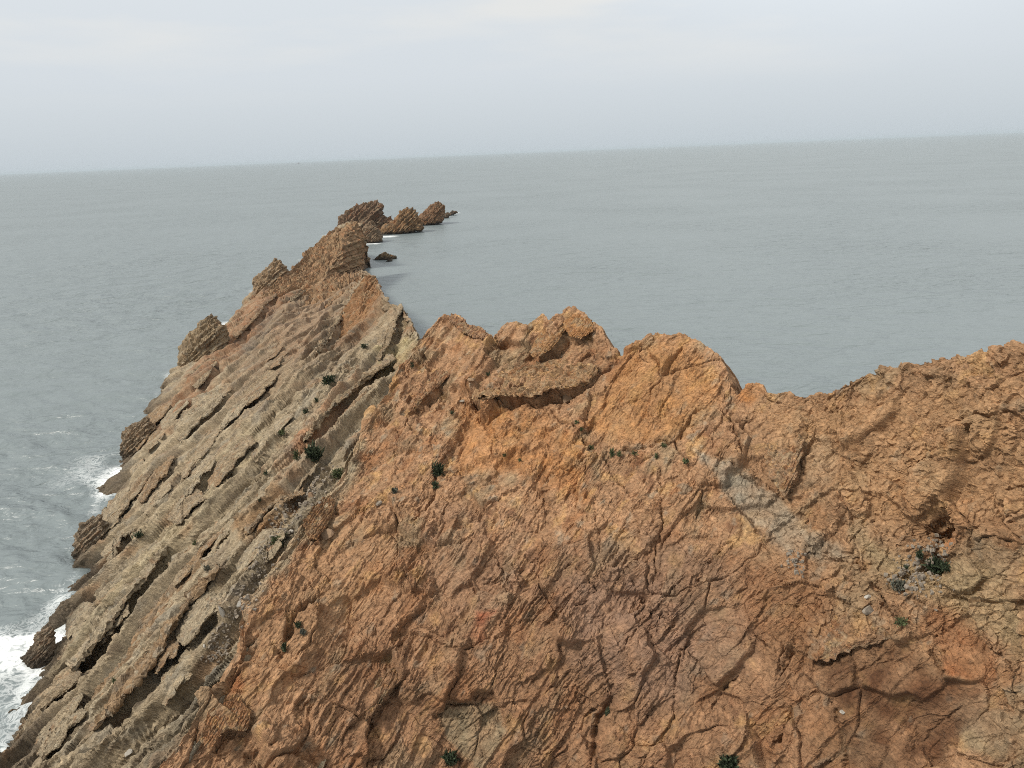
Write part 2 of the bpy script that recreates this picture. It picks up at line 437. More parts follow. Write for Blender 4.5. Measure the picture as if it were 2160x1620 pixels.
# ------------------------------------------------------------------ headland, seaward-facing orange face (A) and stepped strata flank (B)
A_CTRL = [(880, 712, 54), (1200, 655, 46.5), (1400, 697, 42.5), (1600, 815, 38.8), (1900, 775, 36), (2160, 726, 33.5), (2320, 690, 32), (333, 1616, 26.5), (496, 1312, 31.5),
          (756, 931, 43.5), (240, 1760, 24.5), (1080, 1760, 24.5), (2200, 1760, 23.5), (1080, 1250, 30.5), (1650, 1060, 33.0)]
TPS_A = tps([c[:2] for c in A_CTRL], [1 / axial(at_dist(*c)) for c in A_CTRL], 0.015)
B_SHORE = [((15, 1573), 0), ((75, 1418), 0), ((145, 1249), 0), ((172, 1150), 0), ((258, 965), 0.2), ((304, 881), 1), ((376, 765), 2), ((480, 690), 3), ((536, 610), 4), ((636, 547), 5.5), ((678, 505), 8), ((714, 483), 9.0)]
B_CTRL = [(q[0], q[1], math.hypot(*at_z(*q, z)[:2])) for q, z in B_SHORE] + \
    [(744, 467, 231), (766, 510, 226), (764, 560, 216), (797, 595, 104), (819, 638, 86), (858, 663, 72), (880, 712, 61), (850, 775, 56.5), (756, 931, 46.5), (496, 1312, 34.5), (333, 1616, 29.5), (-150, 1760, 38), (700, 640, 128), (640, 760, 76)]
TPS_B = tps([c[:2] for c in B_CTRL], [1 / axial(at_dist(*c)) for c in B_CTRL], 2e-4)

CREST = [(880, 716), (891, 699), (912, 680), (931, 661), (944, 658), (961, 659), (978, 671), (977, 680), (986, 682), (1003, 687), (1020, 698), (1033, 705), (1035, 716), (1045, 719), (1057, 701), (1072, 686),
         (1093, 681), (1110, 688), (1129, 671), (1143, 659), (1151, 665), (1156, 671), (1169, 662), (1185, 665), (1192, 657), (1202, 647), (1215, 655), (1234, 665), (1253, 678), (1271, 697), (1282, 713), (1290, 730), (1307, 744),
         (1328, 729), (1349, 712), (1366, 699), (1385, 694), (1400, 697), (1421, 700), (1436, 698), (1456, 714), (1481, 729), (1502, 746), (1519, 761), (1532, 786), (1541, 812), (1553, 833), (1560, 827), (1575, 814), (1594, 806),
         (1607, 810), (1617, 825), (1639, 831), (1653, 825), (1667, 823), (1677, 831), (1706, 828), (1752, 828), (1768, 810), (1787, 797), (1816, 786), (1862, 779), (1904, 774), (1940, 763), (1991, 753), (2011, 749), (2037, 753),
         (2076, 749), (2095, 737), (2124, 731), (2153, 726), (2220, 712), (2330, 690), (2620, 650)]
A_LEFT = [(225, 1790), (270, 1720), (333, 1616), (367, 1575), (393, 1524), (415, 1494), (415, 1464), (444, 1435), (489, 1361), (496, 1312), (533, 1242), (570, 1183), (630, 1105), (690, 1036), (735, 965), (756, 931), (775, 890), (800, 850), (838, 790), (850, 770), (866, 742), (880, 716)]

# traced cracks: (width px, depth m, points)   lips: (height m, reach px, points; the ground drops on the right-hand side)
CRACKS = [
 (7, 1.6, [(975, 850), (985, 846), (1037, 838), (1074, 837), (1115, 845), (1152, 854)]), (9, 1.8, [(1118, 838), (1160, 829), (1200, 824), (1240, 810)]),
 (6, .7, [(1150, 853), (1172, 872), (1200, 890), (1235, 925), (1268, 952)]), (4.5, .5, [(1267, 952), (1319, 948), (1356, 944), (1393, 933), (1430, 926), (1437, 904), (1467, 870), (1496, 856)]),
 (3.2, .3, [(1148, 1004), (1185, 992), (1222, 981), (1267, 952)]), (3.4, .35, [(1270, 955), (1289, 996), (1315, 1018), (1330, 1052)]), (3.5, .35, [(1389, 956), (1393, 993), (1396, 1044), (1400, 1096), (1385, 1148), (1382, 1200), (1372, 1290)]),
 (2.6, .25, [(1252, 1037), (1256, 1100), (1267, 1137), (1262, 1200)]), (5, .7, [(1306, 748), (1274, 774), (1244, 807)]), (4.5, .45, [(1519, 848), (1541, 893), (1563, 933), (1567, 959), (1580, 990)]),
 (3.2, .35, [(896, 812), (923, 787), (950, 766), (978, 749), (990, 718)]), (3.8, .5, [(1038, 778), (1070, 753), (1089, 741), (1112, 703), (1141, 676)]), (3, .4, [(1187, 668), (1191, 695), (1200, 712), (1230, 722)]),
 (6, .5, [(1492, 962), (1541, 982), (1586, 1005), (1616, 1024), (1654, 1050)]), (4, .3, [(1518, 1021), (1557, 1069), (1590, 1112), (1640, 1150)]), (4, .4, [(1778, 1154), (1810, 1118), (1849, 1079)]),
 (8, .8, [(1815, 1195), (1849, 1247), (1868, 1283), (1897, 1306), (1935, 1322)]), (3.5, .3, [(1547, 1312), (1590, 1335), (1641, 1374)]), (7, .7, [(1628, 1580), (1654, 1526), (1671, 1477)]), (7, .6, [(1641, 1435), (1667, 1393), (1687, 1341)]),
 (6, .5, [(1745, 1464), (1761, 1503), (1778, 1549), (1784, 1640)]), (5, .35, [(1956, 1354), (1978, 1403), (2011, 1429)]), (5, .4, [(2069, 1328), (2095, 1370), (2137, 1406), (2150, 1500)]), (8, .9, [(1245, 1640), (1253, 1539), (1279, 1483), (1293, 1439)]),
 (3, .3, [(1419, 1560), (1419, 1453), (1423, 1394), (1440, 1330)]), (8, .8, [(871, 1116), (886, 1087), (908, 1053), (916, 1027), (921, 975)]), (9, .8, [(590, 1395), (605, 1340), (622, 1300), (650, 1270), (690, 1250)]), (3, .25, [(1175, 1287), (1227, 1276), (1256, 1242), (1241, 1213), (1197, 1194), (1156, 1239)]),
 (5, .4, [(500, 1362), (540, 1335), (580, 1318)]), (4, .35, [(1900, 1005), (1925, 985), (1960, 960)]), (3.5, .35, [(1908, 775), (1900, 810), (1895, 850)]), (3.5, .35, [(2010, 752), (1998, 790), (1993, 850)]), (3, .25, [(2160, 1150), (2100, 1130), (2040, 1140)]),
 (3, .3, [(1600, 820), (1625, 842), (1660, 850)]), (4, .4, [(1735, 858), (1760, 868), (1772, 875)]), (3, .3, [(1000, 1225), (1064, 1220), (1110, 1190), (1150, 1160)]), (2.6, .25, [(1040, 1150), (1064, 1220), (1072, 1275)]),
 (3, .3, [(1460, 1250), (1500, 1180), (1560, 1130)]), (3, .3, [(1300, 1390), (1350, 1320), (1420, 1240), (1460, 1205)]), (3.4, .3, [(1480, 1530), (1520, 1450), (1570, 1400)]), (3, .3, [(1900, 1600), (1930, 1560), (1985, 1510), (2040, 1480)]),
 (14, .9, [(1880, 1225), (1905, 1205), (1940, 1185), (1985, 1190)]), (9, .5, [(940, 1590), (965, 1600), (985, 1610)]),
]
LIPS = [
 (.6, 30, [(975, 842), (1005, 836), (1037, 829), (1074, 829), (1110, 822), (1135, 812), (1180, 813), (1215, 811), (1240, 803)]),
 (.35, 60, [(948, 974), (978, 981), (1007, 970), (1059, 963), (1089, 974), (1104, 1000), (1133, 1026), (1152, 1052), (1170, 1078)]), (.9, 26, [(1124, 749), (1141, 747), (1160, 737), (1179, 718), (1194, 703)]), (1.0, 40, [(860, 871), (881, 850), (902, 829), (919, 818), (935, 806)]),
 (.5, 50, [(1654, 1043), (1674, 1011), (1680, 959), (1693, 907), (1690, 880)]), (.45, 40, [(1709, 1389), (1752, 1387), (1778, 1374), (1816, 1361), (1875, 1351)]), (.9, 40, [(767, 1630), (775, 1513), (793, 1483), (827, 1446), (849, 1424), (867, 1422)]),
 (.55, 40, [(901, 1505), (930, 1490), (945, 1457), (964, 1420), (971, 1387), (997, 1346)]), (.55, 60, [(905, 1510), (949, 1474), (990, 1479), (1004, 1457), (1034, 1457), (1056, 1490), (1064, 1538)]), (.6, 35, [(441, 1576), (463, 1546), (481, 1531), (519, 1535)]),
 (.55, 30, [(515, 1579), (548, 1576), (578, 1572)]), (.4, 30, [(1116, 1431), (1135, 1415), (1153, 1409), (1165, 1385)]), (.8, 30, [(650, 1135), (668, 1112), (690, 1090), (702, 1062)]), (.5, 40, [(1000, 880), (1040, 850), (1074, 838)]), (.5, 35, [(1240, 905), (1225, 880), (1245, 815)]),
 (.5, 40, [(930, 985), (950, 930), (975, 868)]), (.45, 45, [(1705, 1160), (1760, 1120), (1790, 1060)]), (.4, 35, [(820, 1350), (850, 1310), (905, 1270)]), (.4, 30, [(1330, 1180), (1368, 1150), (1395, 1130)]),
]
B_LIPS = [
 (1.5, 34, [(148, 1413), (178, 1376), (207, 1346), (237, 1313), (267, 1264), (315, 1205), (356, 1153)]), (1.2, 26, [(237, 1187), (259, 1131), (281, 1120)]),
 (1.6, 36, [(200, 1546), (241, 1490), (281, 1450), (311, 1420), (333, 1376), (370, 1316), (400, 1261), (426, 1227), (463, 1198)]), (1.2, 30, [(15, 1598), (48, 1546), (93, 1498), (141, 1453), (174, 1420)]),
 (1.3, 30, [(389, 1364), (419, 1327), (452, 1287), (478, 1272)]), (1.9, 40, [(515, 1131), (541, 1101), (578, 1064), (607, 1046), (640, 1038)]), (1.0, 24, [(370, 1109), (407, 1068), (433, 1050)]),
 (2.2, 40, [(644, 926), (681, 881), (719, 841), (756, 811), (778, 796), (832, 757)]), (2.4, 34, [(496, 715), (533, 681), (556, 648), (585, 622)]), (2.0, 28, [(615, 637), (637, 618), (667, 600), (690, 570)]), (2.4, 28, [(415, 822), (437, 793), (459, 763)]),
 (3.0, 34, [(672, 742), (700, 700), (735, 650), (758, 606), (772, 582)]), (1.8, 30, [(800, 760), (822, 715), (836, 680), (846, 648)]),
 (1.0, 24, [(519, 859), (550, 830), (590, 790)]), (1.2, 26, [(380, 930), (420, 890), (470, 835)]), (1.1, 30, [(560, 1190), (590, 1150), (600, 1120)]), (1.0, 28, [(90, 1600), (130, 1560), (180, 1500)]), (1.0, 26, [(110, 1330), (150, 1280), (195, 1215)]),
 (1.2, 30, [(620, 850), (660, 800), (700, 765)]), (1.2, 28, [(470, 1010), (500, 970), (540, 930)]), (1.0, 26, [(300, 1060), (340, 1010), (370, 970)]),
]
# colour areas: (sRGB, strength, softness, polygon)
A_PATCH = [
 ((132, 96, 70), .55, 70, [(720, 1300), (1000, 1180), (1400, 1130), (1720, 1240), (1800, 1660), (640, 1660)]), ((164, 128, 108), .5, 30, [(1180, 1240), (1380, 1200), (1500, 1330), (1420, 1480), (1240, 1430)]), ((150, 100, 64), .5, 40, [(1560, 1180), (1720, 1210), (1800, 1330), (1700, 1420), (1560, 1340)]),
 ((160, 148, 128), 1.0, 10, [(1460, 960), (1560, 990), (1640, 1040), (1700, 1110), (1790, 1170), (1740, 1185), (1650, 1160), (1580, 1090), (1520, 1030)]), ((150, 136, 108), .8, 8, [(925, 1495), (985, 1482), (1050, 1495), (1068, 1545), (1010, 1625), (950, 1560)]),
 ((146, 136, 116), .7, 10, [(1690, 925), (1740, 915), (1765, 970), (1755, 1025), (1690, 1025)]), ((140, 128, 104), .75, 10, [(2000, 1490), (2080, 1470), (2150, 1520), (2130, 1610), (2030, 1580)]),
 ((100, 68, 45), .95, 20, [(1730, 1395), (1880, 1352), (1960, 1400), (2050, 1440), (2090, 1500), (1990, 1560), (1960, 1660), (1800, 1660), (1780, 1560)]), ((146, 88, 50), .8, 9, [(1950, 1300), (2000, 1260), (2060, 1340), (2120, 1400), (2090, 1450), (2000, 1420)]),
 ((176, 160, 122), .65, 25, [(1800, 1120), (1900, 1170), (2060, 1190), (2160, 1230), (2160, 1390), (2070, 1330), (1960, 1260), (1860, 1240)]), ((172, 158, 130), .8, 8, [(756, 925), (775, 935), (720, 1035), (660, 1120), (600, 1200), (520, 1310), (490, 1320), (560, 1190), (690, 1030)]),
 ((158, 124, 98), .5, 20, [(900, 1060), (1100, 1080), (1150, 1250), (1000, 1330), (880, 1230)]), ((186, 128, 72), .6, 25, [(960, 850), (1130, 855), (1230, 930), (1240, 1060), (1150, 1010), (960, 980)]), ((186, 134, 80), .6, 22, [(1330, 735), (1440, 710), (1530, 830), (1440, 920), (1280, 940), (1230, 870)]),
 ((166, 128, 92), .55, 25, [(430, 1470), (560, 1260), (700, 1100), (860, 1080), (800, 1250), (640, 1400), (520, 1520)]), ((142, 116, 94), .5, 30, [(1150, 1150), (1420, 1120), (1560, 1200), (1600, 1400), (1350, 1520), (1200, 1400)]), ((190, 148, 104), .5, 30, [(1600, 870), (1800, 830), (2160, 800), (2160, 1080), (1850, 1100), (1700, 1000)]),
 ((182, 120, 62), .7, 9, [(1556, 835), (1575, 810), (1600, 803), (1618, 825), (1600, 850)]), ((164, 80, 46), .6, 9, [(985, 1350), (1010, 1290), (1045, 1290), (1010, 1360)]), ((156, 86, 46), .6, 10, [(470, 1440), (500, 1415), (515, 1440), (480, 1465)]), ((180, 104, 48), .7, 10, [(1975, 1130), (2000, 1110), (2015, 1130), (2000, 1155)]),
]
B_PATCH = [
 ((124, 98, 74), .6, 40, [(470, 740), (640, 560), (770, 480), (800, 600), (860, 660), (760, 720), (640, 800), (500, 880)]),
 ((136, 98, 66), .7, 9, [(735, 655), (772, 590), (800, 600), (818, 642), (800, 655), (755, 710), (700, 722)]), ((138, 96, 62), .7, 8, [(830, 668), (850, 655), (866, 690), (855, 702), (835, 690)]), ((132, 90, 56), .8, 7, [(735, 490), (745, 472), (760, 480), (769, 520), (768, 560), (745, 580), (738, 540), (730, 510)]),
 ((140, 96, 64), .75, 12, [(470, 700), (540, 612), (620, 575), (650, 590), (600, 640), (500, 740), (400, 850), (300, 940), (330, 860)]), ((164, 112, 76), .6, 12, [(640, 905), (760, 800), (770, 815), (680, 930), (590, 1000)]), ((150, 104, 58), .6, 12, [(500, 1125), (580, 1050), (640, 1035), (600, 1080), (530, 1150)]),
 ((176, 160, 126), .5, 25, [(380, 1060), (520, 900), (560, 920), (420, 1100), (250, 1300), (130, 1460), (110, 1420)]), ((176, 160, 118), .7, 8, [(795, 745), (840, 700), (880, 720), (850, 765), (790, 785)]), ((92, 88, 78), .6, 20, [(420, 1440), (520, 1250), (600, 1110), (680, 1010), (700, 1030), (560, 1200), (490, 1330), (400, 1530), (330, 1620), (250, 1640)]),
 ((150, 118, 90), .45, 20, [(560, 700), (640, 620), (720, 540), (740, 600), (680, 700), (620, 760)]), ((96, 90, 80), .6, 8, [(500, 735), (560, 655), (590, 640), (570, 690), (520, 745)]),
]

def crack_relief(x, y, cracks, lips, mpp, ragged=1.0):
    """metres of relief; mpp = metres per photo pixel at each vertex"""
    h = np.zeros(len(x)); wob = perlin(np.c_[x, y, x * 0], 22, 31) * 6 + perlin(np.c_[x, y, x * 0], 7, 32) * 3.5
    wob2 = perlin(np.c_[x, y, x * 0], 25, 33) * 6 + perlin(np.c_[x, y, x * 0], 8, 34) * 3.5
    xw, yw = x + wob * ragged, y + wob2 * ragged; ov = np.zeros(len(x)); vary = perlin(np.c_[x, y, x * 0], 18, 35) + 0.5 * perlin(np.c_[x, y, x * 0], 6, 36)
    for w, d, ln in cracks:
        ii, sd, al = poly_dist(xw, yw, ln, w * 4 + 10)
        tap = sstep(0, 0.3, al) * sstep(0, 0.3, 1 - al) * 0.85 + 0.15; ww = w * 0.5 * np.clip(0.7 + 1.1 * vary[ii], 0.25, 1.6)
        h[ii] -= d * tap * np.clip(0.75 + 0.8 * vary[ii], 0.2, 1.2) * np.exp(-np.abs(sd / ww) ** 2.0)
        h[ii] -= 0.22 * d * tap * np.exp(-np.abs(sd / (w * 2.2)))
    for hh, reach, ln in lips:
        ii, sd, al = poly_dist(xw, yw, ln, reach * 3)
        tap = sstep(0, 0.12, al) * sstep(0, 0.12, 1 - al)
        end = np.exp(-np.maximum(np.abs(sd) - reach, 0) / (reach * 0.4))
        up = 0.55 * np.exp(np.minimum(sd, 0) / reach); dn = -0.65 * np.exp(-np.maximum(sd, 0) / (reach * 0.8))
        h[ii] += hh * tap * end * np.where(sd < -3, up, np.where(sd > 2.5, dn, dn + (up - dn) * (2.5 - sd) / 5.5))
        ov[ii] += hh * tap * np.where(sd < 2.5, np.exp(np.minimum(sd - 2.5, 0) / 9.0), 0)
    return h, ov

OVER = RT * 0.72 - UP * 0.69                                        # broken edges overhang down-slope to the right
def restage(V, shape, k):
    n = grid_normals(V.reshape(*shape, 3)); n = blur_grid(n, k); n /= np.linalg.norm(n, axis=2, keepdims=True) + 1e-9
    return n.reshape(-1, 3)

def spacing(V, shape):
    G = V.reshape(*shape, 3)
    a = np.linalg.norm(np.gradient(G, axis=0), axis=2); b = np.linalg.norm(np.gradient(G, axis=1), axis=2)
    return blur_grid(np.maximum(a, b), 1).ravel()

def relax(V, shape):
    """broken steps: even out the few long faces so they stay solid rock, not drawn threads"""
    G = V.reshape(*shape, 3); sp = spacing(V, shape).reshape(shape); loc = blur_grid(sp, 25)
    m = blur_grid(sstep(1.5, 2.6, sp / loc), 2)[..., None]
    return (G * (1 - m) + blur_grid(blur_grid(G, 2), 2) * m).reshape(-1, 3)

def rock_colour(P, Q, x, y, base, alt, patches, seed):
    """weathering colours of the rock itself: rust, ochre, grey and pink patches"""
    c = np.tile(base, (len(x), 1))
    def mix(colr, m):
        nonlocal c
        m = np.clip(m, 0, 1)[:, None]; c = c * (1 - m) + np.asarray(colr) * m
    qs = np.c_[Q[:, 0] * 1.9, Q[:, 1], Q[:, 2]]
    for k, (colr, sc, lo, hi, am) in enumerate(alt):
        n = fbm(qs, sc, 3, seed + k * 5, 0.55); mix(colr, sstep(lo, hi, n) * am)
    wx = x + 14 * perlin(P, 1.3, seed + 60) + 5 * perlin(P, .4, seed + 62); wy = y + 14 * perlin(P, 1.3, seed + 61) + 5 * perlin(P, .4, seed + 63)
    br = 0.75 + 0.5 * perlin(P, 0.8, seed + 64)
    for colr, am, soft, poly in patches:
        mix(srgb(*colr), poly_mask(wx, wy, poly, soft) * am * np.clip(br, 0.35, 1.1))
    v = 1 + 0.24 * perlin(P, 0.5, seed + 70) + 0.22 * perlin(qs, 0.22, seed + 71) + 0.15 * perlin(P, 2.5, seed + 72)
    return np.clip(c * v[:, None] * 0.85, 0.012, 0.7)

def cells(x, y, seeds, ang, stretch):
    """joint-bounded blocks; returns block id and the pixel distance to the joint"""
    ca, sa = math.cos(ang), math.sin(ang)
    X, Y = x * ca - y * sa, (x * sa + y * ca) * stretch
    S = np.c_[seeds[:, 0] * ca - seeds[:, 1] * sa, (seeds[:, 0] * sa + seeds[:, 1] * ca) * stretch]
    X = X.astype(np.float32); Y = Y.astype(np.float32)
    d1 = np.full(len(x), 1e12, np.float32); d2 = d1.copy(); idx = np.zeros(len(x), np.int32)
    for k, (a, b) in enumerate(S.astype(np.float32)):
        d = (X - a) ** 2 + (Y - b) ** 2; m = d < d1
        d2 = np.where(m, d1, np.minimum(d2, d)); idx[m] = k; d1 = np.where(m, d, d1)
    return idx, (np.sqrt(d2) - np.sqrt(d1)) * 0.5

def px_seeds(x0, x1, y0, y1, step, rs, keep=None):
    s = []
    for j, yy in enumerate(np.arange(y0, y1, step * 0.87)):
        for xx in np.arange(x0, x1, step):
            a = xx + (j % 2) * step * 0.5 + rs.uniform(-.42, .42) * step; b = yy + rs.uniform(-.42, .42) * step
            s.append((a, b))
    return np.array(s)

ALT_A = [(srgb(156, 134, 104), 3.2, .05, .6, .75), (srgb(154, 106, 68), 2.4, .15, .7, .65), (srgb(162, 124, 92), 2.0, .2, .7, .6), (srgb(196, 156, 104), 1.5, .25, .8, .6), (srgb(118, 80, 56), 1.0, .35, .9, .6), (srgb(150, 140, 120), 0.9, .42, .9, .55)]
ALT_B = [(srgb(132, 116, 96), 5.0, .05, .65, .6), (srgb(150, 114, 82), 3.5, .25, .8, .55), (srgb(140, 132, 116), 2.2, .15, .7, .6), (srgb(176, 162, 136), 1.6, .25, .8, .6), (srgb(96, 78, 62), 1.2, .38, .9, .55)]

headland = bpy.data.objects.new('headland', None)
scene.collection.objects.link(headland)
tag(headland, 'jagged orange and tan rock headland running out into the sea', 'headland', kind='structure')

def build_face():
    nu, nv, nback, nleft = 1140, 580, 60, 12
    top = resample(CREST, nu); left = resample(A_LEFT, nv)
    bot = np.c_[np.linspace(225, 2620, nu), np.full(nu, 1790.0)]; right = np.c_[np.full(nv, 2620.0), np.linspace(1790, 650, nv)]
    U_, V_ = np.meshgrid(np.linspace(0, 1, nu), np.linspace(0, 1, nv))
    U3, V3 = U_[..., None], V_[..., None]
    G = (1 - V3) * bot[None] + V3 * top[None] + (1 - U3) * left[:, None] + U3 * right[:, None] \
        - ((1 - U3) * (1 - V3) * bot[0] + U3 * (1 - V3) * bot[-1] + (1 - U3) * V3 * top[0] + U3 * V3 * top[-1])
    px, py = G[..., 0], G[..., 1]
    w = tps_eval(TPS_A, px.ravel(), py.ravel()).reshape(px.shape)
    P = EYE + rays(px, py) / w[..., None]
    # skirt on the left edge and the hidden seaward side behind the crest
    e0 = P[:, :1]; inw = np.array([0.30, 0.55, -0.95])
    sk = [e0 + inw * (0.16 * (nleft - k)) for k in range(nleft)]
    P = np.concatenate(sk + [P], axis=1); px = np.concatenate([px[:, :1]] * nleft + [px], axis=1); py = np.concatenate([py[:, :1]] * nleft + [py], axis=1)
    c0 = P[-1:]; bk = []
    hor = np.array([0.72, 0.69, 0]); smooth_top = blur_grid(c0.repeat(3, 0), 25)[1:2]
    for k in range(1, nback + 1):
        t = k / nback; m = sstep(0, 0.35, np.array(t)); q = c0 * (1 - m) + smooth_top * m
        bk.append(q + hor * (9.0 * t) + np.array([0, 0, -1]) * ((q[..., 2:3] + 2.0) * (0.25 * t + 0.75 * t ** 1.4)))
    P = np.concatenate([P] + bk, axis=0); px = np.concatenate([px] + [px[-1:]] * nback); py = np.concatenate([py] + [py[-1:]] * nback)
    nvt, nut = P.shape[:2]
    Nn = blur_grid(grid_normals(P), 9); Nn /= np.linalg.norm(Nn, axis=2, keepdims=True) + 1e-9
    if ((EYE - P[300, 500]) @ Nn[300, 500]) < 0: Nn = -Nn
    V = P.reshape(-1, 3); n = Nn.reshape(-1, 3); x, y = px.ravel(), py.ravel()
    back = np.zeros((nvt, nut)); back[nv:] = np.linspace(0, 1, nback)[:, None]; back = back.ravel()
    Q = bed_coords(V); mpp = axial(V) / FOC
    rub = sstep(1480, 1760, x + 60 * perlin(V, 5, 6)) * (1 - 0.75 * sstep(1330, 1430, y) * (1 - sstep(2050, 2150, x)))    # rubbly right-hand rock, smooth slab below it
    lam = 1 - 0.7 * rub
    upl = 1 + 0.8 * (1 - sstep(820, 1000, y)) * (1 - sstep(1250, 1400, x))            # thin ragged beds on the crest teeth
    slab = poly_mask(x, y, [(1760, 1420), (1890, 1370), (2060, 1450), (2080, 1500), (1950, 1680), (1800, 1680)], 45)
    # ---- first pass: blocks, joints, broken edges
    s = Q[:, 0] + 0.35 * perlin(V, 4.0, 1) + 0.12 * perlin(V, 1.2, 2); t = Q[:, 1] + 0.3 * perlin(V, 2.0, 4); q = Q[:, 2] + 0.3 * perlin(V, 2.2, 5)
    patch = sstep(-.25, .45, perlin(V, 3.0, 40))
    st = stepsize(s, (nvt, nut))
    h = 0.30 * fbm(V, 5.5, 2, 10) + lam * upl * 0.18 * saw(s, 0.8, 13, st)[0] * sstep(-.2, .4, perlin(np.c_[s, t * .3, q * .3], 1.2, 14)) + lam * upl * 0.15 * brick(s, t, q, 0.95, 3.4, 1)[0] * (0.4 + patch)
    Qw = np.c_[s, t * 0.55, q * 0.7]
    h += (0.13 + 0.22 * rub) * facet(Qw, 1.5, 1) * (1 - 0.7 * slab)
    rs = np.random.RandomState(4); seeds = px_seeds(150, 2400, 600, 1850, 118, rs)
    wx = x + 34 * perlin(V, 2.6, 20) + 11 * perlin(V, 0.8, 21); wy = y + 34 * perlin(V, 2.6, 22) + 11 * perlin(V, 0.8, 23)
    cid, jd = cells(wx, wy, seeds, math.radians(44), 1.55)
    rb = np.random.RandomState(8); tl = rb.normal(size=(len(seeds), 2)) * 0.0036
    h += (0.17 * rb.uniform(-1, 1, len(seeds))[cid] + tl[cid, 0] * (wx - seeds[cid, 0]) + tl[cid, 1] * (wy - seeds[cid, 1])) * sstep(0, 3, jd)
    cid2, jd2 = cells(wx + 9, wy, px_seeds(150, 2400, 600, 1850, 58, rs), math.radians(38), 1.5)
    jm2 = np.clip(0.05 + 1.1 * perlin(V, 2.3, 25), 0, 1) * (1 - 0.6 * rub)
    h += 0.05 * jm2 * (_rnd[cid2 & 255, 0] - .5) * 2 - 0.20 * jm2 * np.exp(-(jd2 / 1.15) ** 2)
    jm = np.clip(0.35 + 1.1 * perlin(V, 1.7, 24), 0.0, 1)
    h -= (0.32 * jm * np.exp(-(jd / 1.25) ** 2) + 0.05 * jm * np.exp(-jd / 6.0)) * (1 - 0.5 * rub)
    ex, ey = (x + 8 * perlin(V, .6, 70) + 4 * perlin(V, .25, 72) - 1968) / 44, (y + 8 * perlin(V, .6, 71) - 1106) / 40
    h -= 2.4 * np.exp(-(ex ** 2 + ey ** 2) ** 2.5) * sstep(-1.3, 0.2, ex * 0.35 - ey)                    # the cave
    ex, ey = (x - 1935) / 75, (y - 1175) / 40; h -= 0.55 * np.exp(-(ex ** 2 + ey ** 2))
    front = 1 - sstep(0, 0.05, back)
    rel, ov = crack_relief(x, y, CRACKS, LIPS, mpp)
    edge = np.ones((nvt, nut)); edge[:, :nleft] = np.linspace(0.2, 1, nleft)[None]; edge = edge.ravel()
    vr = np.minimum(np.arange(nvt), nv)[:, None] * np.ones((1, nut)); h *= 1 - (0.25 + 0.5 * sstep(1520, 1640, x)) * np.exp(-(nv - vr) / 26.0).ravel()
    h = 0.5 * h + 0.5 * blur_grid(h.reshape(nvt, nut), 1).ravel(); rel = 0.65 * rel + 0.35 * blur_grid(rel.reshape(nvt, nut), 1).ravel()
    V1 = V + n * ((h * (1 + 0.8 * sstep(0.03, 0.3, back)) + rel * front) * edge)[:, None] + OVER * (ov * front * 0.3)[:, None]
    # ---- second pass: thin beds, chips and grit on the new surface
    n1 = restage(V1, (nvt, nut), 3); n1 *= np.sign((n1 * n).sum(1))[:, None]
    Q = bed_coords(V1); s = Q[:, 0] + 0.15 * perlin(V1, 2.0, 1) + 0.06 * perlin(V1, .6, 2); t = Q[:, 1] + 0.2 * perlin(V1, 1.2, 4); q = Q[:, 2] + 0.2 * perlin(V1, 1.3, 5)
    sp = spacing(V1, (nvt, nut)); fd = lambda th: sstep(0.7, 2.2, th / sp)
    calm = 0.35 + 0.8 * sstep(-.35, .35, perlin(V1, 2.4, 43))
    patch2 = sstep(-.2, .4, perlin(V1, 1.6, 41)); patch3 = sstep(-.3, .4, perlin(V1, 0.9, 42))
    b2, e2 = brick(s + .4, t, q, 0.36, 3.0, 2); b3, e3 = brick(s + .1, t, q, 0.15, 1.7, 3); b4, e4 = brick(s + .2, t, q, 0.075, 0.9, 8)
    g = lam * upl * calm * (0.20 * b2 * (0.15 + patch) * fd(.36) + 0.15 * b3 * (0.25 + 0.8 * patch2) * fd(.2) + 0.10 * b4 * (0.3 + 0.8 * patch3) * fd(.12))
    qs = np.c_[s * 3.6, t * 0.7, q * 0.7]
    g += (0.05 * perlin(qs, 0.8, 14) * fd(.4) + 0.045 * perlin(qs, 0.36, 15) * fd(.2)) * (0.35 + 0.75 * patch2)
    Qw = np.c_[s * 2.2, t * 0.7, q * 0.7]; Qr = np.c_[s * 1.3, t, q]
    g += 0.05 * calm * (1 - rub) * facet(Qw, 0.55, 2) * fd(.4) + 0.034 * (1 - rub) * facet(Qw, 0.23, 3) * fd(.23) + rub * (0.15 * facet(Qr, 0.6, 2) * fd(.4) + 0.09 * facet(Qr, 0.26, 4) * fd(.23))
    st = stepsize(s, (nvt, nut)); g += lam * 0.10 * saw(s, 0.24, 15, st)[0] * patch2 * calm * fd(.24)
    g += 0.12 * rub * fbm(V1, 1.2, 3, 60) + 0.03 * perlin(V1, 0.16, 63)
    cr = np.abs(perlin(np.c_[s * 1.4, t, q], 1.1, 44)); g -= 0.07 * np.exp(-(cr / 0.03) ** 2) * patch3 * (1 - slab)     # hairline fractures
    cr = np.abs(perlin(V1, 0.8, 46)); g -= 0.06 * np.exp(-(cr / 0.035) ** 2) * (1 - patch2) * (1 - slab)
    g *= 1 - 0.2 * slab
    V2 = V1 + n1 * (g * edge * (1 + back))[:, None]
    V2 = relax(V2, (nvt, nut))
    col = rock_colour(V1, Q, x, y, srgb(170, 132, 98), ALT_A, A_PATCH, 100)
    tan = (sstep(.0, .5, rub) * (1 - slab))[:, None] * 0.3; col = col * (1 - tan) + srgb(160, 128, 94) * 0.8 * tan
    F = grid_faces(nut, nvt)
    lab = cid.copy(); lab[back > 0.0] = 100000
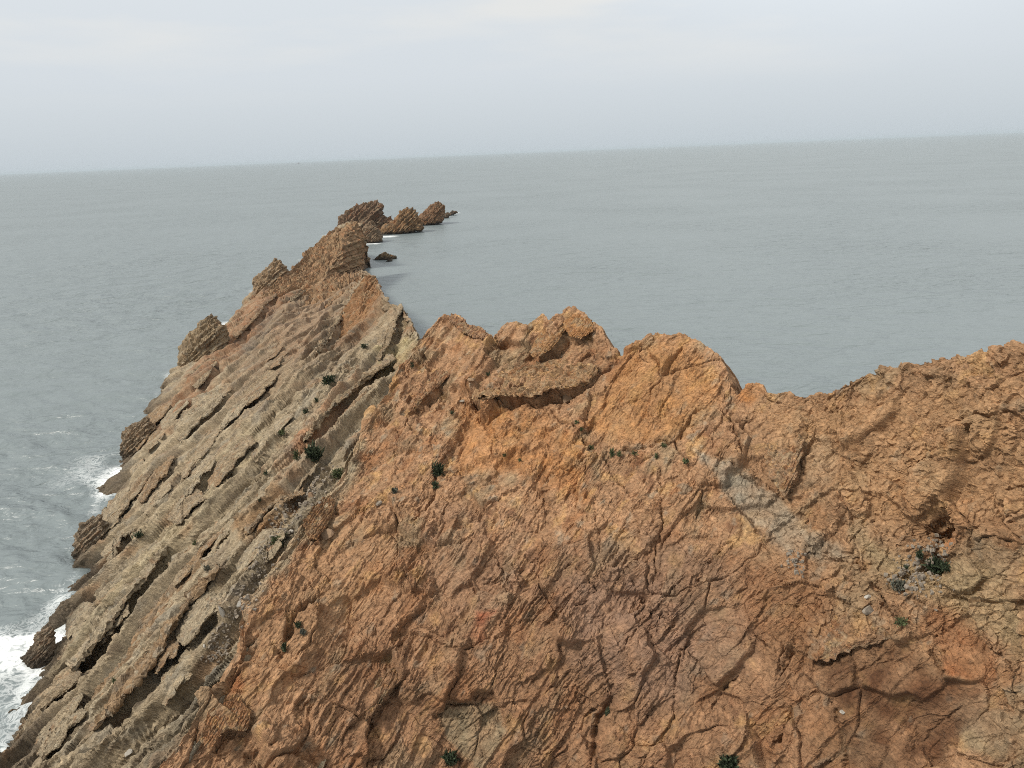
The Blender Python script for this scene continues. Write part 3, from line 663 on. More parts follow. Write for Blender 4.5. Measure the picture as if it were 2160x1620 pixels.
    parts = split_parts('rock_slab', V2, F, lab, ROCK, headland, col)
    return V2.reshape(nvt, nut, 3)[:nv, nleft:].reshape(-1, 3), x.reshape(nvt, nut)[:nv, nleft:].ravel(), y.reshape(nvt, nut)[:nv, nleft:].ravel(), parts

B_L = [[(-150, 1790), (-60, 1690)], [(15, 1573), (17, 1521), (52, 1475)], [(75, 1418), (90, 1340), (114, 1283)], [(145, 1249), (168, 1205)], [(175, 1150), (200, 1080)], [(239, 1009), (262, 970), (280, 930)], [(304, 881), (348, 807)], [(376, 765), (430, 725)],
       [(476, 689), (500, 660)], [(533, 611), (575, 590)], [(612, 572)], [(636, 547)], [(650, 531)], [(678, 505)], [(714, 483)], [(738, 470)]]
B_C = [(430, 1790), (560, 1560), (620, 1400), (720, 1230), (800, 1080), (880, 930), (930, 830), (930, 760), (880, 712), (858, 663), (819, 638), (797, 595), (764, 588), (768, 520), (758, 476), (744, 467)]
B_CX = {7: [(900, 730)], 8: [(872, 685)], 9: [(847, 647), (830, 641)], 10: [(808, 619)], 11: [(789, 583), (772, 581)], 12: [(764, 560), (768, 535)], 13: [(767, 505)]}

def build_flank():
    nu, nback, nleft = 360, 40, 30
    rowsL, rowsC = [], []
    per = [90, 84, 84, 78, 84, 82, 84, 70, 66, 48, 42, 36, 46, 46, 28]
    for k in range(len(B_C) - 1):
        Lp = B_L[k] + [B_L[k + 1][0]]; Cp = [B_C[k]] + B_CX.get(k, []) + [B_C[k + 1]]
        m = per[k] + 1
        rowsL.append(resample(Lp, m)[:-1]); rowsC.append(resample(Cp, m)[:-1])
    Lx = np.concatenate(rowsL + [[B_L[-1][0]]]); Cx = np.concatenate(rowsC + [[B_C[-1]]]); nv = len(Lx)
    u = np.linspace(0, 1, nu)[None, :, None]
    G = Lx[:, None] * (1 - u) + Cx[:, None] * u
    px, py = G[..., 0], G[..., 1]
    w = tps_eval(TPS_B, px.ravel(), py.ravel()).reshape(px.shape)
    P = EYE + rays(px, py) / w[..., None]
    # far side: right-hand drop to the sea, left foot under water, seaward end
    c0 = P[:, -1:]; bk = []
    for k in range(1, nback + 1):
        t = k / nback; away = c0 * np.array([1.0, 1.0, 0]); away = away / np.linalg.norm(away, axis=2, keepdims=True); bk.append(c0 + (away * 0.93 + np.array([0.25, 0, 0])) * (5.0 * t) - np.array([0, 0, 1]) * ((c0[..., 2:3] + 1.5) * (0.35 * t + 0.65 * t ** 1.5)))
    l0 = P[:, :1]; lf = []
    for k in range(nleft, 0, -1):
        t = k / nleft; lf.append(l0 + np.array([-0.75, 0.66, 0]) * (4.0 * t) - np.array([0, 0, 1]) * ((l0[..., 2:3] + 2.0) * (0.6 * t + 0.4 * t ** 1.5)))
    P = np.concatenate(lf + [P] + bk, axis=1)
    px = np.concatenate([px[:, :1]] * nleft + [px] + [px[:, -1:]] * nback, axis=1); py = np.concatenate([py[:, :1]] * nleft + [py] + [py[:, -1:]] * nback, axis=1)
    e0 = P[-1:]; ends = []
    for k in range(1, 21):
        t = k / 20; ends.append(e0 + np.array([-0.1, 1, 0]) * (9 * t) - np.array([0, 0, 1]) * ((e0[..., 2:3] + 1.5) * t ** 1.3))
    P = np.concatenate([P] + ends); px = np.concatenate([px] + [px[-1:]] * 20); py = np.concatenate([py] + [py[-1:]] * 20)
    nvt, nut = P.shape[:2]
    Nn = blur_grid(grid_normals(P), 8); Nn /= np.linalg.norm(Nn, axis=2, keepdims=True) + 1e-9
    if Nn[200, 200, 2] < 0: Nn = -Nn
    V = P.reshape(-1, 3); n = Nn.reshape(-1, 3); x, y = px.ravel(), py.ravel()
    Q = bed_coords(V); dist = np.hypot(V[:, 0], V[:, 1]); mpp = axial(V) / FOC; far = sstep(70, 180, dist)
    s = Q[:, 0] + 0.5 * perlin(V, 7.0, 1) + 0.07 * perlin(V, 1.8, 2); t = Q[:, 1] + 0.5 * perlin(V, 3.0, 4); q = Q[:, 2] + 0.4 * perlin(V, 2.6, 5)
    st = stepsize(s, (nvt, nut))
    long = np.c_[s, t * 0.09, q * 0.09]
    s1, L1 = saw(s, 1.55, 3, st); s2, L2 = saw(s + .3, 0.62, 5, st)
    h = 0.35 * fbm(V, 8, 2, 10) + 1.5 * s1 * (0.5 + 0.7 * sstep(-.35, .3, perlin(long, 1.3, 11))) + 0.55 * s2 * (0.3 + 0.9 * sstep(-.3, .3, perlin(long, 0.7, 12)))
    h += 0.35 * brick(s, t, q, 1.55, 9.0, 4)[0] + (0.22 + 0.4 * far) * facet(np.c_[s, t * .35, q * .5], 2.2, 5)
    h = blur_grid(h.reshape(nvt, nut), 1).ravel()
    inside = np.zeros((nvt, nut)); inside[:nv, nleft:nleft + nu] = 1; inside = inside.ravel()
    rel, ov = crack_relief(x, y, [], B_LIPS, mpp, 0.35); rel = blur_grid(rel.reshape(nvt, nut), 1).ravel(); ov = blur_grid(ov.reshape(nvt, nut), 1).ravel()
    under = poly_mask(x - 14, y, A_LEFT + [(1200, 716), (2400, 716), (2400, 1790)], 16)
    edge = np.ones((nvt, nut)); edge[-20:] = np.linspace(1, .5, 20)[:, None]; edge = edge.ravel()
    V1 = V + n * ((h * (1 - 0.6 * under) + 0.55 * rel * inside - 3.0 * under) * edge)[:, None] + OVER * ((0.35 * ov * inside + 0.30 * np.clip(s1, 0, 1) + 0.15 * np.clip(s2, 0, 1)) * edge * (1 - under))[:, None]
    n1 = restage(V1, (nvt, nut), 3); n1 *= np.sign((n1 * n).sum(1))[:, None]
    Q = bed_coords(V1); s = Q[:, 0] + 0.15 * perlin(V1, 2.0, 1) + 0.06 * perlin(V1, .6, 2); t = Q[:, 1] + 0.25 * perlin(V1, 1.6, 4); q = Q[:, 2] + 0.2 * perlin(V1, 1.5, 5)
    patch = sstep(-.3, .5, perlin(V1, 4.0, 40)); patch2 = sstep(-.3, .4, perlin(V1, 1.5, 42))
    sp = spacing(V1, (nvt, nut)); fd = lambda th: sstep(0.6, 2.0, th / sp)
    st = stepsize(s, (nvt, nut))
    g = 0.22 * saw(s, 0.27, 7, st)[0] * (0.3 + patch2) * fd(.3) + 0.11 * saw(s, 0.12, 8, st)[0] * fd(.16)
    g += (0.12 + 0.2 * patch) * brick(s + .3, t, q, 0.42, 5.5, 6)[0] * fd(.42) + (0.12 + 0.18 * patch2) * brick(s + .1, t, q, 0.2, 3.0, 7)[0] * fd(.25) + 0.11 * brick(s, t, q, 0.1, 0.7, 9)[0] * fd(.14)
    qs = np.c_[s * 3.0, t * 0.8, q * 0.8]
    g += 0.13 * perlin(qs, 1.2, 14) * fd(.5) + 0.08 * perlin(qs, 0.45, 15) * fd(.25) + 0.11 * facet(np.c_[s * 2.0, t * .32, q * .4], 0.7, 6) * fd(.5) + 0.08 * facet(np.c_[s * 1.6, t * .5, q * .6], 0.3, 7) * fd(.25)
    g += 0.45 * far * facet(np.c_[s * 1.5, t * .35, q * .4], 2.4, 8) * fd(1.2)
    V2 = V1 + n1 * (g * edge)[:, None]
    V2 = relax(V2, (nvt, nut))
    col = rock_colour(V1, Q, x, y, srgb(160, 143, 116), ALT_B, B_PATCH, 200)
    wetm = (1 - sstep(0.5, 2.6, V2[:, 2] + 0.5 * perlin(V, 2, 80)))[:, None] * 0.75       # weed and wet stain at the waterline
    col = col * (1 - wetm) + srgb(62, 52, 42) * wetm
    # long blocks along the strike
    U_, V_ = np.meshgrid(np.arange(nut) * 1.0, np.arange(nvt) * 1.0)
    rs = np.random.RandomState(6); sd = px_seeds(-40, 450, -40, 760, 62, rs)
    cid, jd = cells(U_.ravel() + 12 * perlin(V, 5, 20), V_.ravel() + 12 * perlin(V, 5, 21), sd, math.radians(35), 1.8)
    F = grid_faces(nut, nvt)
    parts = split_parts('rock_ledge', V2, F, cid, ROCK, headland, col)
    sl = (slice(0, nv), slice(nleft, nleft + nu))
    return V2.reshape(nvt, nut, 3)[sl].reshape(-1, 3), px[sl].ravel(), py[sl].ravel(), parts

# ------------------------------------------------------------------ free-standing rocks and crags with volume
def rock_body(name, outline, D, thick, base, alt, parent=None, na=150, nr=46, rough=1.0, seed=0, sink=1.2, dark_low=True):
    """closed rock whose profile is the outline, `thick` metres deep front to back"""
    pts = resample(list(outline) + [outline[0]], na + 1)[:-1]
    c = pts.mean(0)
    if np.ndim(D):
        s0 = np.r_[0, np.cumsum(np.linalg.norm(np.diff(np.array(list(outline) + [outline[0]], float), axis=0), axis=1))]
        Dr = np.interp(np.linspace(0, s0[-1], na + 1)[:-1], s0, list(D) + [D[0]])
    else: Dr = np.full(na, float(D))
    hd = rays(pts[:, 0], pts[:, 1]); dep = (Dr / np.hypot(hd[:, 0], hd[:, 1]))[:, None]; hc = rays(*c); depc = Dr.mean() / math.hypot(hc[0], hc[1])
    rho = np.sin(np.linspace(0, math.pi / 2, nr)) ; rows = []
    rim = EYE + hd * dep; cen = EYE + hc * depc
    toward = np.array([EYE[0] - cen[0], EYE[1] - cen[1], 0]); toward /= np.linalg.norm(toward)
    for sgn in (1, -1):
        rr = rho if sgn > 0 else rho[::-1][1:]
        for k in rr:
            ring = cen + (rim - cen) * k
            low = np.clip((cen[2] - ring[:, 2:3]) / (np.abs(rim[:, 2] - cen[2]).max() + 1e-6), -1, 1)
            rows.append(ring + sgn * toward * thick * 0.5 * (1 - k ** 2.6) ** 0.62 * (1 + 0.45 * low))
    G = np.array(rows); G = np.concatenate([G, G[:, :1]], axis=1); nvv, nuu = G.shape[:2]
    Nn = grid_normals(G); Nn = blur_grid(Nn, 2); Nn /= np.linalg.norm(Nn, axis=2, keepdims=True) + 1e-9
    if ((G[nr // 2, 5] - cen) @ Nn[nr // 2, 5]) < 0: Nn = -Nn
    V = G.reshape(-1, 3); n = Nn.reshape(-1, 3); Q = bed_coords(V)
    size = np.ptp(pts, axis=0).max() * axial(cen) / FOC; k = size / 20.0 * rough
    s = Q[:, 0] + 0.5 * k * perlin(V, 5 * k, seed); t, q = Q[:, 1], Q[:, 2]
    h = k * (0.9 * brick(s, t, q, 2.2 * k, 8 * k, seed + 1)[0] + 0.7 * brick(s, t, q, 0.9 * k, 4 * k, seed + 2)[0] + 0.3 * fbm(V, 2.0 * k, 3, seed + 3)) + 0.7 * k * fbm(V, 5 * k, 2, seed + 6)
    h += k * 1.1 * saw(s, 1.9 * k, seed + 2, np.full(len(s), 0.12 * k))[0] + k * 0.5 * saw(s, 0.8 * k, seed + 3, np.full(len(s), 0.1 * k))[0]
    h += k * (0.6 * facet(np.c_[s, t * .5, q * .6], 3.2 * k, seed + 4) + 0.5 * facet(V, 1.3 * k, seed + 5))
    tap = np.sin(np.linspace(0, math.pi, nvv))[:, None] * np.ones((1, nuu)); tap = np.clip(tap * 3, 0.0, 1); tap[nr - 1] = 0.6
    h = h.reshape(nvv, nuu) * np.clip(tap, 0.25, 1); h[0] = h[0].mean(); h[-1] = h[-1].mean(); h[:, -1] = h[:, 0]
    V2 = V + n * h.reshape(-1, 1)
    px, py = project(V)
    col = rock_colour(V, Q / max(k, .2), px, py, base, alt, [], seed * 7 + 300)
    if dark_low:
        m = (1 - sstep(0.3, 1.3, V2[:, 2] + 0.4 * perlin(V, 2, seed)))[:, None] * 0.8; col = col * (1 - m) + srgb(52, 46, 38) * m
    F = grid_faces(nuu, nvv)
    return make_mesh(name, V2, F, ROCK, parent, col)

ALT_S = [(srgb(112, 92, 70), 4.0, .0, .5, .7), (srgb(138, 90, 54), 3.0, .2, .7, .6), (srgb(142, 128, 104), 2.0, .2, .7, .6)]
def foot(x, y): return math.hypot(*at_z(x, y, 0.0)[:2])
STACKS = [
 ('sea_stack', 'large blunt brown sea stack, biggest of the rocks beyond the headland tip', [(703, 492), (707, 480), (715, 459), (728, 445), (746, 433), (763, 429), (788, 426), (801, 427), (807, 437), (808, 450), (814, 459), (826, 466), (818, 474), (806, 490), (760, 497)], foot(735, 489), 17, srgb(118, 94, 74)),
 ('sea_stack', 'grey pointed triangular sea stack just off the headland tip', [(764, 514), (764, 482), (784, 463), (799, 484), (806, 498), (806, 512), (786, 516)], foot(788, 511), 8, srgb(136, 116, 94)),
 ('sea_stack', 'orange-topped humped sea stack in the middle of the offshore row', [(800, 497), (810, 477), (833, 464), (844, 445), (861, 437), (872, 440), (880, 448), (884, 460), (892, 472), (891, 485), (864, 492), (836, 498)], foot(850, 491), 12, srgb(140, 110, 78)),
 ('sea_stack', 'slanting brown sea stack leaning up to the right, farthest of the offshore row', [(880, 480), (882, 458), (896, 443), (911, 432), (925, 424), (937, 434), (938, 447), (932, 468), (916, 475), (893, 481)], foot(912, 473), 12, srgb(132, 102, 76)),
 ('islet', 'low dark rock against the foot of the farthest sea stack', [(930, 464), (934, 452), (945, 447), (950, 452), (946, 460)], foot(940, 460), 4, srgb(92, 80, 66)),
 ('islet', 'flat dark reef at the seaward end of the offshore rocks', [(944, 457), (948, 449), (954, 444), (963, 445), (966, 449), (956, 453)], foot(955, 454), 4, srgb(76, 68, 60)),
 ('islet', 'low weedy brown rock awash to the right of the headland tip', [(786, 549), (792, 543), (801, 537), (812, 533), (822, 535), (836, 542), (838, 547), (815, 551)], foot(812, 547), 4, srgb(84, 70, 46)),
 ('islet', 'tiny dark rock on the near side of the weedy rock awash', [(814, 551), (819, 547), (826, 548), (829, 551), (822, 553)], foot(821, 551), 1.6, srgb(58, 52, 46)),
 ('islet', 'tiny dark rock at the water edge under the headland tip', [(763, 582), (766, 575), (771, 576), (774, 581), (769, 585)], foot(768, 582), 1.6, srgb(58, 52, 46)),
]
FOOT_LINES = [[(770, 515), (786, 515), (798, 512)], [(802, 500), (822, 499), (842, 496)], [(957, 449), (972, 447)], [(700, 494), (690, 497)], [(610, 578), (617, 573)], [(478, 690), (486, 683)]]
for k, (nm, lb, ol, D, th, bs) in enumerate(STACKS):
    o = rock_body(nm, ol, D, th, bs, ALT_S, seed=k + 1, rough=0.8, na=150 if k < 4 else 60, nr=44 if k < 4 else 16)
    tag(o, lb, 'sea stack' if nm == 'sea_stack' else 'rock', 'rocks off the headland tip')

sea = build_sea()
FACE = build_face()
FLANK = build_flank()

PINNACLES = [([(548, 640, 152), (575, 600, 162), (612, 574, 174), (636, 549, 186), (650, 533, 193), (678, 507, 200), (700, 492, 204), (714, 483, 206), (724, 486, 206), (731, 478, 207), (741, 467, 208), (752, 470, 208), (760, 481, 208), (767, 505, 206), (769, 535, 202), (766, 562, 196), (760, 592, 152), (750, 630, 130), (700, 690, 112), (620, 720, 118)], 9, (142, 114, 84), 'long jagged blade of rusty beds at the seaward end of the ridge', ALT_A[:3], .5),
             ([(672, 735, 95), (720, 665, 104), (772, 582, 108), (789, 584, 107), (797, 595, 105), (808, 619, 98), (820, 641, 91), (816, 672, 88), (775, 725, 85), (700, 765, 85)], 5, (148, 112, 78), 'rust-brown pinnacle with a broken seaward face', ALT_A[:3], .55),
             ([(770, 765, 72), (819, 648, 80), (830, 641, 79), (847, 648, 77), (858, 664, 75), (872, 686, 71), (884, 716, 67), (866, 775, 65), (800, 800, 67)], 4, (158, 138, 108), 'tan pinnacle next to the crest teeth', ALT_B, .55)]
CRAGS = [([(534, 625), (534, 592), (555, 572), (580, 543), (594, 552), (607, 572), (622, 600), (580, 650)], 172, 9, (146, 122, 94)), ([(372, 800), (376, 759), (381, 737), (392, 715), (422, 678), (444, 663), (467, 681), (482, 700), (480, 740), (420, 810)], 121, 9, (146, 126, 98)),
         ([(258, 990), (255, 950), (259, 911), (274, 900), (312, 880), (330, 920), (300, 985), (275, 1000)], 90, 5, (138, 118, 94)), ([(156, 1222), (153, 1190), (159, 1131), (172, 1104), (210, 1085), (240, 1120), (215, 1200), (180, 1230)], 67, 4, (136, 118, 96)),
         ([(28, 1428), (45, 1395), (65, 1371), (83, 1335), (112, 1320), (120, 1370), (85, 1425), (60, 1440)], 53, 2.5, (130, 112, 92))]
for k, (ol, D, th, cc) in enumerate(CRAGS):
    rock_body('crag', ol, D, th, srgb(*cc), ALT_B, headland, na=130, nr=44, seed=20 + k, rough=0.7)

for k, (ol, th, cc, lb, alt, rg) in enumerate(PINNACLES):
    o = rock_body('pinnacle', [p[:2] for p in ol], [p[2] for p in ol], th, srgb(*cc), alt, headland, na=280, nr=90, seed=30 + k, rough=rg, dark_low=(k == 0)); o['label'] = lb

# long plates of the tilted beds, each broken off along its lower right edge
def plates():
    rs = np.random.RandomState(12); lips = [l for k, l in enumerate(B_LIPS) if k not in (17, 18)]
    field = np.array([(15, 1600), (150, 1260), (250, 1010), (370, 790), (500, 690), (600, 610), (760, 640), (850, 750), (730, 930), (500, 1250), (330, 1600)], float)
    n = 0
    while n < 34:                                                    # smaller broken plates between the long ones
        x0, y0 = rs.uniform(20, 840), rs.uniform(620, 1600)
        sc = np.clip((y0 - 330) / 800, 0.3, 1.2); L = rs.uniform(45, 150) * sc; a = math.radians(50 + rs.normal() * 3)
        x1, y1 = x0 + L * math.cos(a), y0 - L * math.sin(a)
        if poly_mask(np.array([x0, x1]), np.array([y0, y1]), field, 1).min() < 1: continue
        lips.append((rs.uniform(.3, .75), 20, [(x0, y0), ((x0 + x1) / 2 + rs.normal() * 3, (y0 + y1) / 2 + rs.normal() * 3), (x1, y1)])); n += 1
    for k, (hh, reach, ln) in enumerate(lips):
        e = resample(ln, 9); d = np.gradient(e, axis=0); d /= np.linalg.norm(d, axis=1)[:, None]
        sc = np.clip((e[:, 1].mean() - 330) / 800, 0.3, 1.1); small = hh < 0.8
        wd = rs.uniform(38, 62) * (0.55 if small else 1) * sc * np.interp(np.linspace(0, 1, 9), [0, .12, .5, .88, 1], [.35, .8, 1, .8, .35])[:, None] * rs.uniform(.8, 1.2, (9, 1))
        up = e + np.c_[d[:, 1], -d[:, 0]] * wd; e = e + rs.normal(size=e.shape) * 3.5 * sc
        ol = np.concatenate([e, up[::-1]]); W3 = EYE + rays(ol[:, 0], ol[:, 1]) / tps_eval(TPS_B, ol[:, 0], ol[:, 1])[:, None]
        D = np.hypot(W3[:, 0], W3[:, 1]); lift = min(hh, 1.3) * rs.uniform(.65, 1.1) * (1 + 0.006 * np.clip(D.mean() - 50, 0, 80))
        D = D - np.r_[lift * rs.uniform(.6, 1.1, 9), np.full(9, -0.6)]
        tone = srgb(*[(162, 146, 120), (156, 137, 110), (150, 124, 94), (160, 143, 116)][rs.randint(4)]) if ol[:, 1].mean() > 850 else srgb(*[(146, 118, 88), (154, 134, 106)][rs.randint(2)])
        rock_body('rock_slab', ol, D, 0.8 + 0.35 * min(hh, 1.6), tone, ALT_B, headland, na=110 if small else 220, nr=22 if small else 40, seed=70 + k, rough=0.5, dark_low=ol[:, 0].mean() < 180)
plates()

# blocks standing proud of the face, their lower edges overhanging
BLOCKS = [([(995, 842), (1020, 812), (1060, 790), (1110, 772), (1180, 756), (1262, 775), (1246, 806), (1205, 818), (1160, 820), (1118, 838), (1074, 833), (1035, 838)], .5, 1.1, (160, 128, 94)), ([(1117, 745), (1125, 722), (1148, 690), (1168, 667), (1186, 669), (1191, 695), (1180, 716), (1160, 738), (1141, 751), (1124, 752)], .6, 1.0, (164, 124, 84)),
          ([(1188, 672), (1202, 648), (1220, 657), (1245, 674), (1256, 695), (1226, 714), (1201, 708), (1190, 692)], .45, 1.0, (170, 124, 80)), ([(948, 676), (952, 661), (976, 669), (986, 684), (1010, 689), (1034, 706), (1030, 717), (1000, 712), (972, 698)], .5, .9, (150, 116, 88)),
          ([(1703, 1386), (1716, 1330), (1772, 1268), (1845, 1285), (1882, 1345), (1818, 1362), (1780, 1376), (1742, 1391)], .45, .8, (146, 116, 88)), ([(1606, 905), (1645, 880), (1690, 888), (1694, 940), (1682, 1000), (1656, 1046), (1628, 1010), (1612, 950)], .4, .9, (158, 128, 98)),
          ([(640, 1100), (668, 1062), (695, 1044), (708, 1060), (692, 1104), (668, 1138), (648, 1132)], .6, .8, (130, 98, 68)), ([(420, 1560), (440, 1500), (500, 1470), (530, 1500), (522, 1536), (482, 1531), (462, 1548), (440, 1578)], .4, .6, (150, 110, 76)), ([(770, 1520), (792, 1440), (850, 1390), (872, 1412), (850, 1424), (828, 1446), (794, 1484)], .4, .6, (146, 112, 82)),
          ([(868, 868), (884, 822), (925, 775), (950, 790), (935, 806), (920, 818), (903, 830), (882, 851)], .5, .7, (150, 114, 84))]
for k, (ol, off, th, cc) in enumerate(BLOCKS):
    P_ = np.array(ol, float); yn = (P_[:, 1] - P_[:, 1].min()) / np.ptp(P_[:, 1])
    Wd_ = EYE + rays(P_[:, 0], P_[:, 1]) / tps_eval(TPS_A, P_[:, 0], P_[:, 1])[:, None]
    rock_body('rock_slab', ol, np.hypot(Wd_[:, 0], Wd_[:, 1]) + 0.25 - (off + 0.25) * yn, th, srgb(*cc), ALT_A, headland, na=170, nr=60, seed=50 + k, rough=0.55, dark_low=False)

# ------------------------------------------------------------------ plants and loose stones on the rock
ALLV = np.concatenate([FLANK[0], FACE[0]]); APX, APY = project(ALLV); ADEP = axial(ALLV)
def surface_at(x, y):
    d = (APX - x) ** 2 + (APY - y) ** 2; ii = np.nonzero(d < 25)[0]
    if len(ii) == 0: ii = np.argsort(d)[:6]
    return ALLV[ii[np.argmin(ADEP[ii])]]

LEAF = [mat_plain('shrub_leaf', (0.034, 0.046, 0.022), 0.8, 0.6, 7), mat_plain('grass_blade', (0.062, 0.074, 0.030), 0.8, 0.6, 7), mat_plain('grey_leaf', (0.085, 0.085, 0.062), 0.8, 0.5, 7)]

def tuft(x, y, wpx, hpx, label, kind=0, cat='plant', name='shrub'):
    base = surface_at(x, y + hpx * 0.4); m = axial(base) / FOC; w, h = wpx * m * 0.55, hpx * m * 0.95
    nb = int(np.clip(wpx * hpx * 0.5, 90, 700)); V, F = [], []; nsub = random.randint(3, 6) if wpx > 20 else 1
    subs = [(random.uniform(-.36, .36), random.uniform(-.36, .36), random.uniform(.3, .8)) for _ in range(nsub)]
    for i in range(nb):
        cx, cy, ch = random.choice(subs); d = np.clip(np.random.normal(size=3), -1.3, 1.3) * np.array([.3, .3, .22])
        root = base + np.array([(cx + d[0]) * w, (cy + d[1]) * w, max(-0.02, (0.35 * ch + d[2]) * h)])
        lean = (np.array([cx, cy, 0.0]) * 0.5 + np.random.normal(size=3) * 0.5 + np.array([0, 0, .55])) * 0.36 * (w + h) * 0.5 * random.uniform(.6, 1.4)
        side = np.cross(lean, np.random.normal(size=3)); side = side / (np.linalg.norm(side) + 1e-9) * max(0.022, 0.10 * w * random.uniform(.6, 1.3))
        k = len(V); V += [root, root + lean * .5 + side, root + lean, root + lean * .5 - side]; F += [(k, k + 1, k + 2, k + 3)]
    V = np.array(V)
    o = make_mesh(name, V - base, F, LEAF[kind]); o.location = base
    return tag(o, label, cat, 'plants growing in the rock clefts')

TUFTS = [
 (919, 985, 24, 40, 'dark tall tuft in the narrow cleft left of the great orange slab', 0), (918, 1018, 18, 24, 'dark tuft directly below the tall tuft in the narrow cleft', 0), (664, 948, 42, 38, 'big dark shrub at the lower end of the long shaded riser', 0), (694, 795, 26, 24, 'shrub on the tan strata high above the long shaded riser', 0),
 (668, 838, 15, 14, 'small tuft on the tan strata left of the pinkish slab', 0), (645, 862, 16, 14, 'small tuft below the one beside the pinkish slab', 0), (592, 905, 20, 15, 'green tuft on the open tan strata slope', 1), (712, 992, 26, 22, 'green shrub on the left edge of the pale rib', 1), (627, 953, 15, 30, 'thin upright tuft beside the big dark shrub', 1),
 (562, 997, 14, 13, 'small dark tuft alone on the grey strata', 0), (588, 1135, 28, 28, 'green shrub at the bottom of the debris gully', 1), (1212, 886, 16, 12, 'topmost green tuft in the slanting crack under the crest gap', 1), (1226, 906, 12, 14, 'middle green tuft in the slanting crack under the crest gap', 1), (1252, 938, 16, 12, 'lowest green tuft in the slanting crack under the crest gap', 1),
 (1286, 952, 11, 24, 'left one of two upright tufts where the cracks meet', 1), (1303, 950, 11, 20, 'right one of two upright tufts where the cracks meet', 1), (1335, 952, 22, 8, 'low green tuft along the level crack under the round tooth', 1), (1384, 956, 11, 18, 'green tuft at the top of the vertical crack', 1), (1399, 934, 18, 9, 'green tuft in the right half of the level crack', 1),
 (1442, 969, 20, 14, 'green tuft at the upper end of the grey valley', 1), (1976, 1185, 36, 40, 'largest dark shrub below the cave', 0), (1996, 1196, 26, 22, 'dark shrub touching the right side of the largest one below the cave', 0), (1938, 1170, 16, 26, 'slim dark shrub between the cave and the debris', 0), (1907, 1192, 13, 14, 'small dark green tuft left of the debris below the cave', 0),
 (1892, 1228, 34, 20, 'grey-green mat of growth at the left foot of the cave debris', 2), (1537, 1604, 46, 40, 'dark shrub at the very bottom edge, right of centre', 0), (952, 1590, 32, 34, 'dark shrub below the pale recessed slab', 0), (600, 1362, 15, 26, 'green tuft in the hollow of the orange face near its left edge', 0), (645, 1328, 20, 20, 'brown-green tuft right of the hollow near the left edge', 2),
 (622, 1312, 20, 18, 'dark tuft in the upper part of the hollow near the left edge', 0), (297, 1130, 26, 14, 'green tuft under the ledge low on the strata slope', 0), (410, 1137, 14, 13, 'green-yellow tuft on the middle of the strata slope', 1), (243, 1430, 10, 16, 'small green tuft low on the strata near the surf', 1), (434, 1193, 20, 14, 'grey-green tuft near the middle of the strata', 2),
 (1897, 1306, 30, 12, 'green tuft in the crack below the cave debris', 1), (1275, 1500, 16, 20, 'dark tuft in the wide crack at the bottom centre', 0), (868, 766, 12, 18, 'small dark tuft where the strata meet the crest teeth', 0), (950, 866, 14, 10, 'small dark tuft above the great orange slab', 0), (1030, 784, 14, 10, 'small dark tuft in the crack under the crest teeth', 0),
 (766, 724, 18, 14, 'dark tuft in the hollow below the two pinnacles', 0), (1090, 972, 14, 8, 'green tuft at the lower lip of the great orange slab', 1), (1060, 962, 10, 8, 'tiny green tuft on the lower lip of the great orange slab', 1), (548, 1048, 12, 9, 'tiny dark tuft on the grey strata above the orange ledge', 0), (832, 1028, 22, 18, 'grey tuft on the orange rock left of the narrow cleft', 2),
]
for x, y, w, h, lb, kd in TUFTS:
    tuft(x, y, w, h, lb, kd, 'shrub' if w > 20 else 'tuft', 'shrub' if w > 20 else 'tuft')

STONE = [mat_plain('pale_stone', (0.36, 0.33, 0.28), 0.9, 0.2, 30), mat_plain('grey_stone', (0.21, 0.175, 0.135), 0.9, 0.45, 6), mat_plain('brown_stone', (0.23, 0.15, 0.09), 0.9, 0.3, 30)]
def stone_mesh(name, base, w, h, d, mat, seed):
    rs = np.random.RandomState(seed); import bmesh
    bm = bmesh.new(); bmesh.ops.create_icosphere(bm, subdivisions=2, radius=1.0)
    cut = [(v / np.linalg.norm(v), rs.uniform(.32, .7)) for v in rs.normal(size=(11, 3))]
    for v in bm.verts:
        p = np.array(v.co)
        for nn, c in cut:
            e = p @ nn - c
            if e > 0: p = p - nn * e
        v.co = p * np.array([w, d, h]) * 0.5
    me = bpy.data.meshes.new(name); bm.to_mesh(me); bm.free(); me.materials.append(mat)
    o = bpy.data.objects.new(name, me); scene.collection.objects.link(o); o.location = base; o.rotation_euler = rs.uniform(-.5, .5, 3)
    return o
